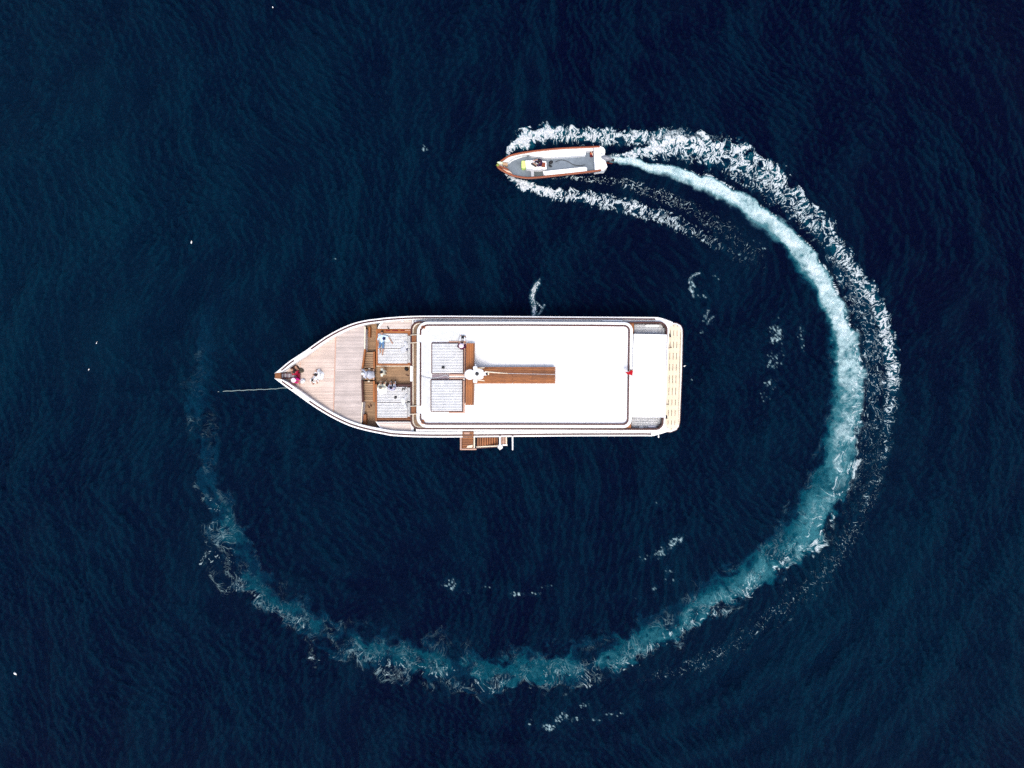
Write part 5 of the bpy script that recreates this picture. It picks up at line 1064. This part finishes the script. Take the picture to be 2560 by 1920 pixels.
def person(px, py, z, heading, pose, top, bottom, hair, label, sleeves='short', legs='long', shoe=None, scale=1.0, hat=None, skirt=None, scarf=None):
    J = POSE[pose]; bx, by, _ = P(px, py, z)
    pts = []; rad = []; edges = []; bones = []
    def v(p, r): pts.append(Vector(p)); rad.append(r); return len(pts)-1
    def e(a, b, g): edges.append((a, b)); bones.append((pts[a].copy(), pts[b].copy(), g))
    ip = v(J['P'], .14); iw = v(J['W'], .14); ic = v(J['Ch'], .165); inn = v(J['N'], .056)
    hv = Vector(J['H']); nv_ = Vector(J['N']); ih = v(nv_+(hv-nv_)*.6, .055)
    e(ip, iw, 'top'); e(iw, ic, 'top'); e(ic, inn, 'top'); e(inn, ih, 'skin')
    for s in (0, 1):
        a = v(J['S'][s], .092); b = v(J['E'][s], .060 if sleeves == 'long' else .048); c = v(J['R'][s], .034)
        e(ic, a, 'top'); e(a, b, 'top'); e(b, c, 'top' if sleeves == 'long' else 'skin')
        dr = (pts[c]-pts[b]).normalized(); sd = dr.cross(Vector((0, 0, 1)) if abs(dr.z) < .9 else Vector((1, 0, 0))).normalized()
        pm = v(pts[c]+dr*.07, .036); e(c, pm, 'skin')
        for k, ln in enumerate((.070, .082, .078, .060)):
            f1 = v(pts[pm]+dr*.045+sd*(.030-.020*k), .0095); f2 = v(pts[f1]+dr*ln*.55-Vector((0, 0, .012)), .009); f3 = v(pts[f2]+dr*ln*.35-Vector((0, 0, .022)), .0075)
            e(pm, f1, 'skin'); e(f1, f2, 'skin'); e(f2, f3, 'skin')
        t1 = v(pts[pm]+dr*.005+sd*.045, .011); t2 = v(pts[t1]+dr*.035+sd*.02, .009); e(pm, t1, 'skin'); e(t1, t2, 'skin')
        h = v(J['Q'][s], .115); kn = v(J['K'][s], .078 if legs == 'long' else .064); an = v(J['A'][s], .044); to = v(J['T'][s], .038)
        e(ip, h, 'bottom'); e(h, kn, 'bottom'); e(kn, an, 'bottom' if legs == 'long' else 'skin'); e(an, to, 'shoe' if shoe else 'skin')
    me = bpy.data.meshes.new('tmp'); me.from_pydata(pts, edges, []); ob = bpy.data.objects.new('tmp', me); C.objects.link(ob)
    md = ob.modifiers.new('s', 'SKIN'); md.use_smooth_shade = True
    sv = me.skin_vertices[0].data if len(me.skin_vertices) else None
    if sv is None:
        bm = bmesh.new(); bm.from_mesh(me); bm.verts.layers.skin.verify(); bm.to_mesh(me); bm.free(); sv = me.skin_vertices[0].data
    for i, r in enumerate(rad): sv[i].radius = (r, r); sv[i].use_root = (i == 0)
    ob.modifiers.new('b', 'SUBSURF').levels = 1
    dg = bpy.context.evaluated_depsgraph_get(); dg.update(); ev = ob.evaluated_get(dg); em = ev.to_mesh()
    M = Matrix.Translation((bx, by, z)) @ Matrix.Rotation(R(heading), 4, 'Z') @ Matrix.Scale(scale, 4)
    mb = MB(); MI = {'skin': 0, 'top': 1, 'bottom': 2, 'shoe': 3}
    vs = [v_.co.copy() for v_ in em.vertices]; n0 = len(mb.v); mb.v += [tuple(M @ q) for q in vs]
    for p in em.polygons:
        c = p.center; best = 9; g = 'skin'
        for a, b, gg in bones:
            ab = b-a; t = max(0, min(1, (c-a).dot(ab)/max(1e-9, ab.length_squared))); d_ = (c-a-ab*t).length
            if d_ < best: best = d_; g = gg
        mb.f.append(tuple(n0+i for i in p.vertices)); mb.m.append(MI[g]); mb.t.append(0)
    ev.to_mesh_clear(); bpy.data.objects.remove(ob); bpy.data.meshes.remove(me)
    if pose == 'lie': HM = Matrix(((0, 0, -1), (0, 1, 0), (1, 0, 0))).to_4x4()      # face up, crown towards -x
    else: HM = Matrix.Rotation(R(14), 4, 'Y')
    HM = M @ Matrix.Translation(hv) @ HM
    def face(q):
        x_ = q.x
        if x_ > .06 and abs(q.y) < .028 and -.035 < q.z < .02: x_ += .020
        if q.z < -.05: x_ += .008
        return Vector((x_, q.y*(1-.18*max(0, -q.z/.12)), q.z))
    mb.ell((0, 0, 0), (.098, .077, .122), 0, 16, 12, M=HM, fn=face)
    for s in (-1, 1):
        mb.ell((0, 0, 0), (.022, .012, .034), 0, 8, 6, M=HM @ Matrix.Translation((-.005, s*.079, -.005)))
        mb.ell((0, 0, 0), (.008, .015, .009), 4, 8, 6, M=HM @ Matrix.Translation((.088, s*.032, .012)))
    mb.ell((0, 0, 0), (.008, .026, .008), 5, 8, 6, M=HM @ Matrix.Translation((.089, 0, -.060)))
    o = mb.build('person', [SKIN, top, bottom, shoe or SKIN, EYE, LIP], None, label, smooth=80, cat='person', group='people aboard the boats', origin=M @ Vector(J['P']))
    def cap(q):
        if q.z < .02 and q.x > -.02+q.z*.2: return q*.80
        return q
    MB().ell((0, 0, 0), (.110, .091, .132), 0, 16, 12, M=HM @ Matrix.Translation((-.010, 0, .010)), fn=cap).build('hair', hair, o, smooth=80)
    if hat:
        q = HM @ Vector((-.005, 0, .075)); hh = MB(); HH = HM @ Matrix.Translation((-.005, 0, .07))
        prof = [(.165, -.015), (.162, .0), (.118, .014), (.112, .075), (.07, .10), (.0, .105)]
        vs = [HH @ Vector((r_*math.cos(R(a)), r_*math.sin(R(a)), zz+(.012*math.sin(3*R(a)) if r_ > .2 else 0))) for r_, zz in prof for a in range(0, 360, 20)]
        hh.add(vs, [(i*18+k, i*18+(k+1) % 18, (i+1)*18+(k+1) % 18, (i+1)*18+k) for i in range(5) for k in range(18)]+[tuple(range(17, -1, -1))])
        hh.build('sun_hat', hat, o, smooth=60)
    if scarf:
        def sc(q): return q*.82 if (q.x > .03 and q.z < .05) else q
        MB().ell((0, 0, 0), (.128, .108, .15), 0, 16, 12, M=HM @ Matrix.Translation((-.012, 0, .0)), fn=sc).build('headscarf', scarf, o, smooth=80)
    if skirt:
        (r0, r1, h0, h1, off) = skirt[1]; n2 = 20; vs = []
        for rr_, hh_, ox in ((r0, h0, 0), ((r0*2+r1)/3, (h0*2+h1)/3, off*.3), ((r0+2*r1)/3, (h0+2*h1)/3, off*.65), (r1, h1, off), (r1*.92, h1+.02, off)):
            for k in range(n2):
                a = 2*math.pi*k/n2; w_ = 1+.09*math.sin(5*a)*(rr_-r0)/max(.01, r1-r0)
                vs.append(M @ Vector((ox+rr_*1.1*w_*math.cos(a), rr_*w_*math.sin(a), hh_)))
        MB().add(vs, [(i*n2+k, i*n2+(k+1) % n2, (i+1)*n2+(k+1) % n2, (i+1)*n2+k) for i in range(4) for k in range(n2)]+[tuple(range(n2))]).build('skirt', skirt[0], o, smooth=80)
    return o
W_ = cloth('white_cotton', (.80, .80, .79)); CR = cloth('cream_cotton', (.84, .81, .62)); LB = cloth('light_blue_cotton', (.50, .63, .76)); BL = cloth('blue_denim', (.09, .17, .29))
GY = cloth('pale_grey_robe', (.55, .56, .62)); MG = cloth('magenta_cotton', (.58, .02, .19)); CRM = cloth('crimson_cotton', (.30, .012, .035)); SPOT = cloth('dark_print', (.055, .03, .028))
LAV = cloth('lavender_cotton', (.42, .41, .52)); NV = cloth('dark_navy', (.012, .012, .035)); MRN = cloth('plum_cotton', (.085, .006, .035)); PKH = cloth('pale_pink_hat', (.80, .66, .74)); PUR = cloth('purple_black', (.035, .012, .045))
person(743.6, 933, 2.735, 120, 'stretch', CRM, SPOT, HAIR, 'person in a crimson top and dark patterned trousers sitting at the bow', skirt=(SPOT, (.15, .34, .18, .04, .22)))
person(741.4, 946.6, 2.735, -80, 'cross', MG, MG, HAIR, 'person in magenta with a pale pink sun hat sitting at the bow', hat=PKH)
person(786, 947.6, 2.735, -75, 'cross', W_, W_, HAIR, 'dark haired person in white sitting on the foredeck, the smaller one nearer the bow', scale=.84)
person(801, 939, 2.735, 150, 'cross', W_, W_, HAIR, 'dark haired person in white sitting on the foredeck, the larger one behind', 'long', scale=1.12, skirt=(W_, (.15, .30, .2, .02, .08)))
person(923, 936, 2.21, 168, 'walk', GY, GY, HAIR, 'person in a long pale grey robe and white headscarf stepping onto the foredeck', 'long', scarf=W_, skirt=(GY, (.15, .30, .95, .22, -.12)))
person(965, 931.6, 1.75, 176, 'stand', CR, CR, HAIR, 'dark haired person in cream clothes standing in the passage', 'long', scale=1.1)
person(955.6, 856, 2.44, -90, 'lie', LB, BL, HAIR, 'man in a light blue shirt and blue shorts lying on the far sunbed', 'short', 'short', scale=1.04)
person(956, 971.5, 2.45, 84, 'sit', CR, CR, HAIRG, 'grey haired person in cream sitting on the near sunbed edge', 'long', skirt=(W_, (.16, .32, .14, .01, -.06)), scale=1.08)
person(982.4, 972, 2.45, 92, 'sit', LAV, W_, NV, 'person in a lavender top and white trousers sitting on the near sunbed edge', 'long', shoe=BLACK, scale=1.08)
person(1155, 869, 4.43, 86, 'stretch', MRN, W_, HAIR, 'person in a plum top, pink hat and white trousers sitting on the roof', 'long', hat=PKH)
person(1351, 411.4, 1.24, 172, 'helm', PUR, PUR, HAIR, 'person in dark purple sitting at the helm of the small boat', 'short', 'short')
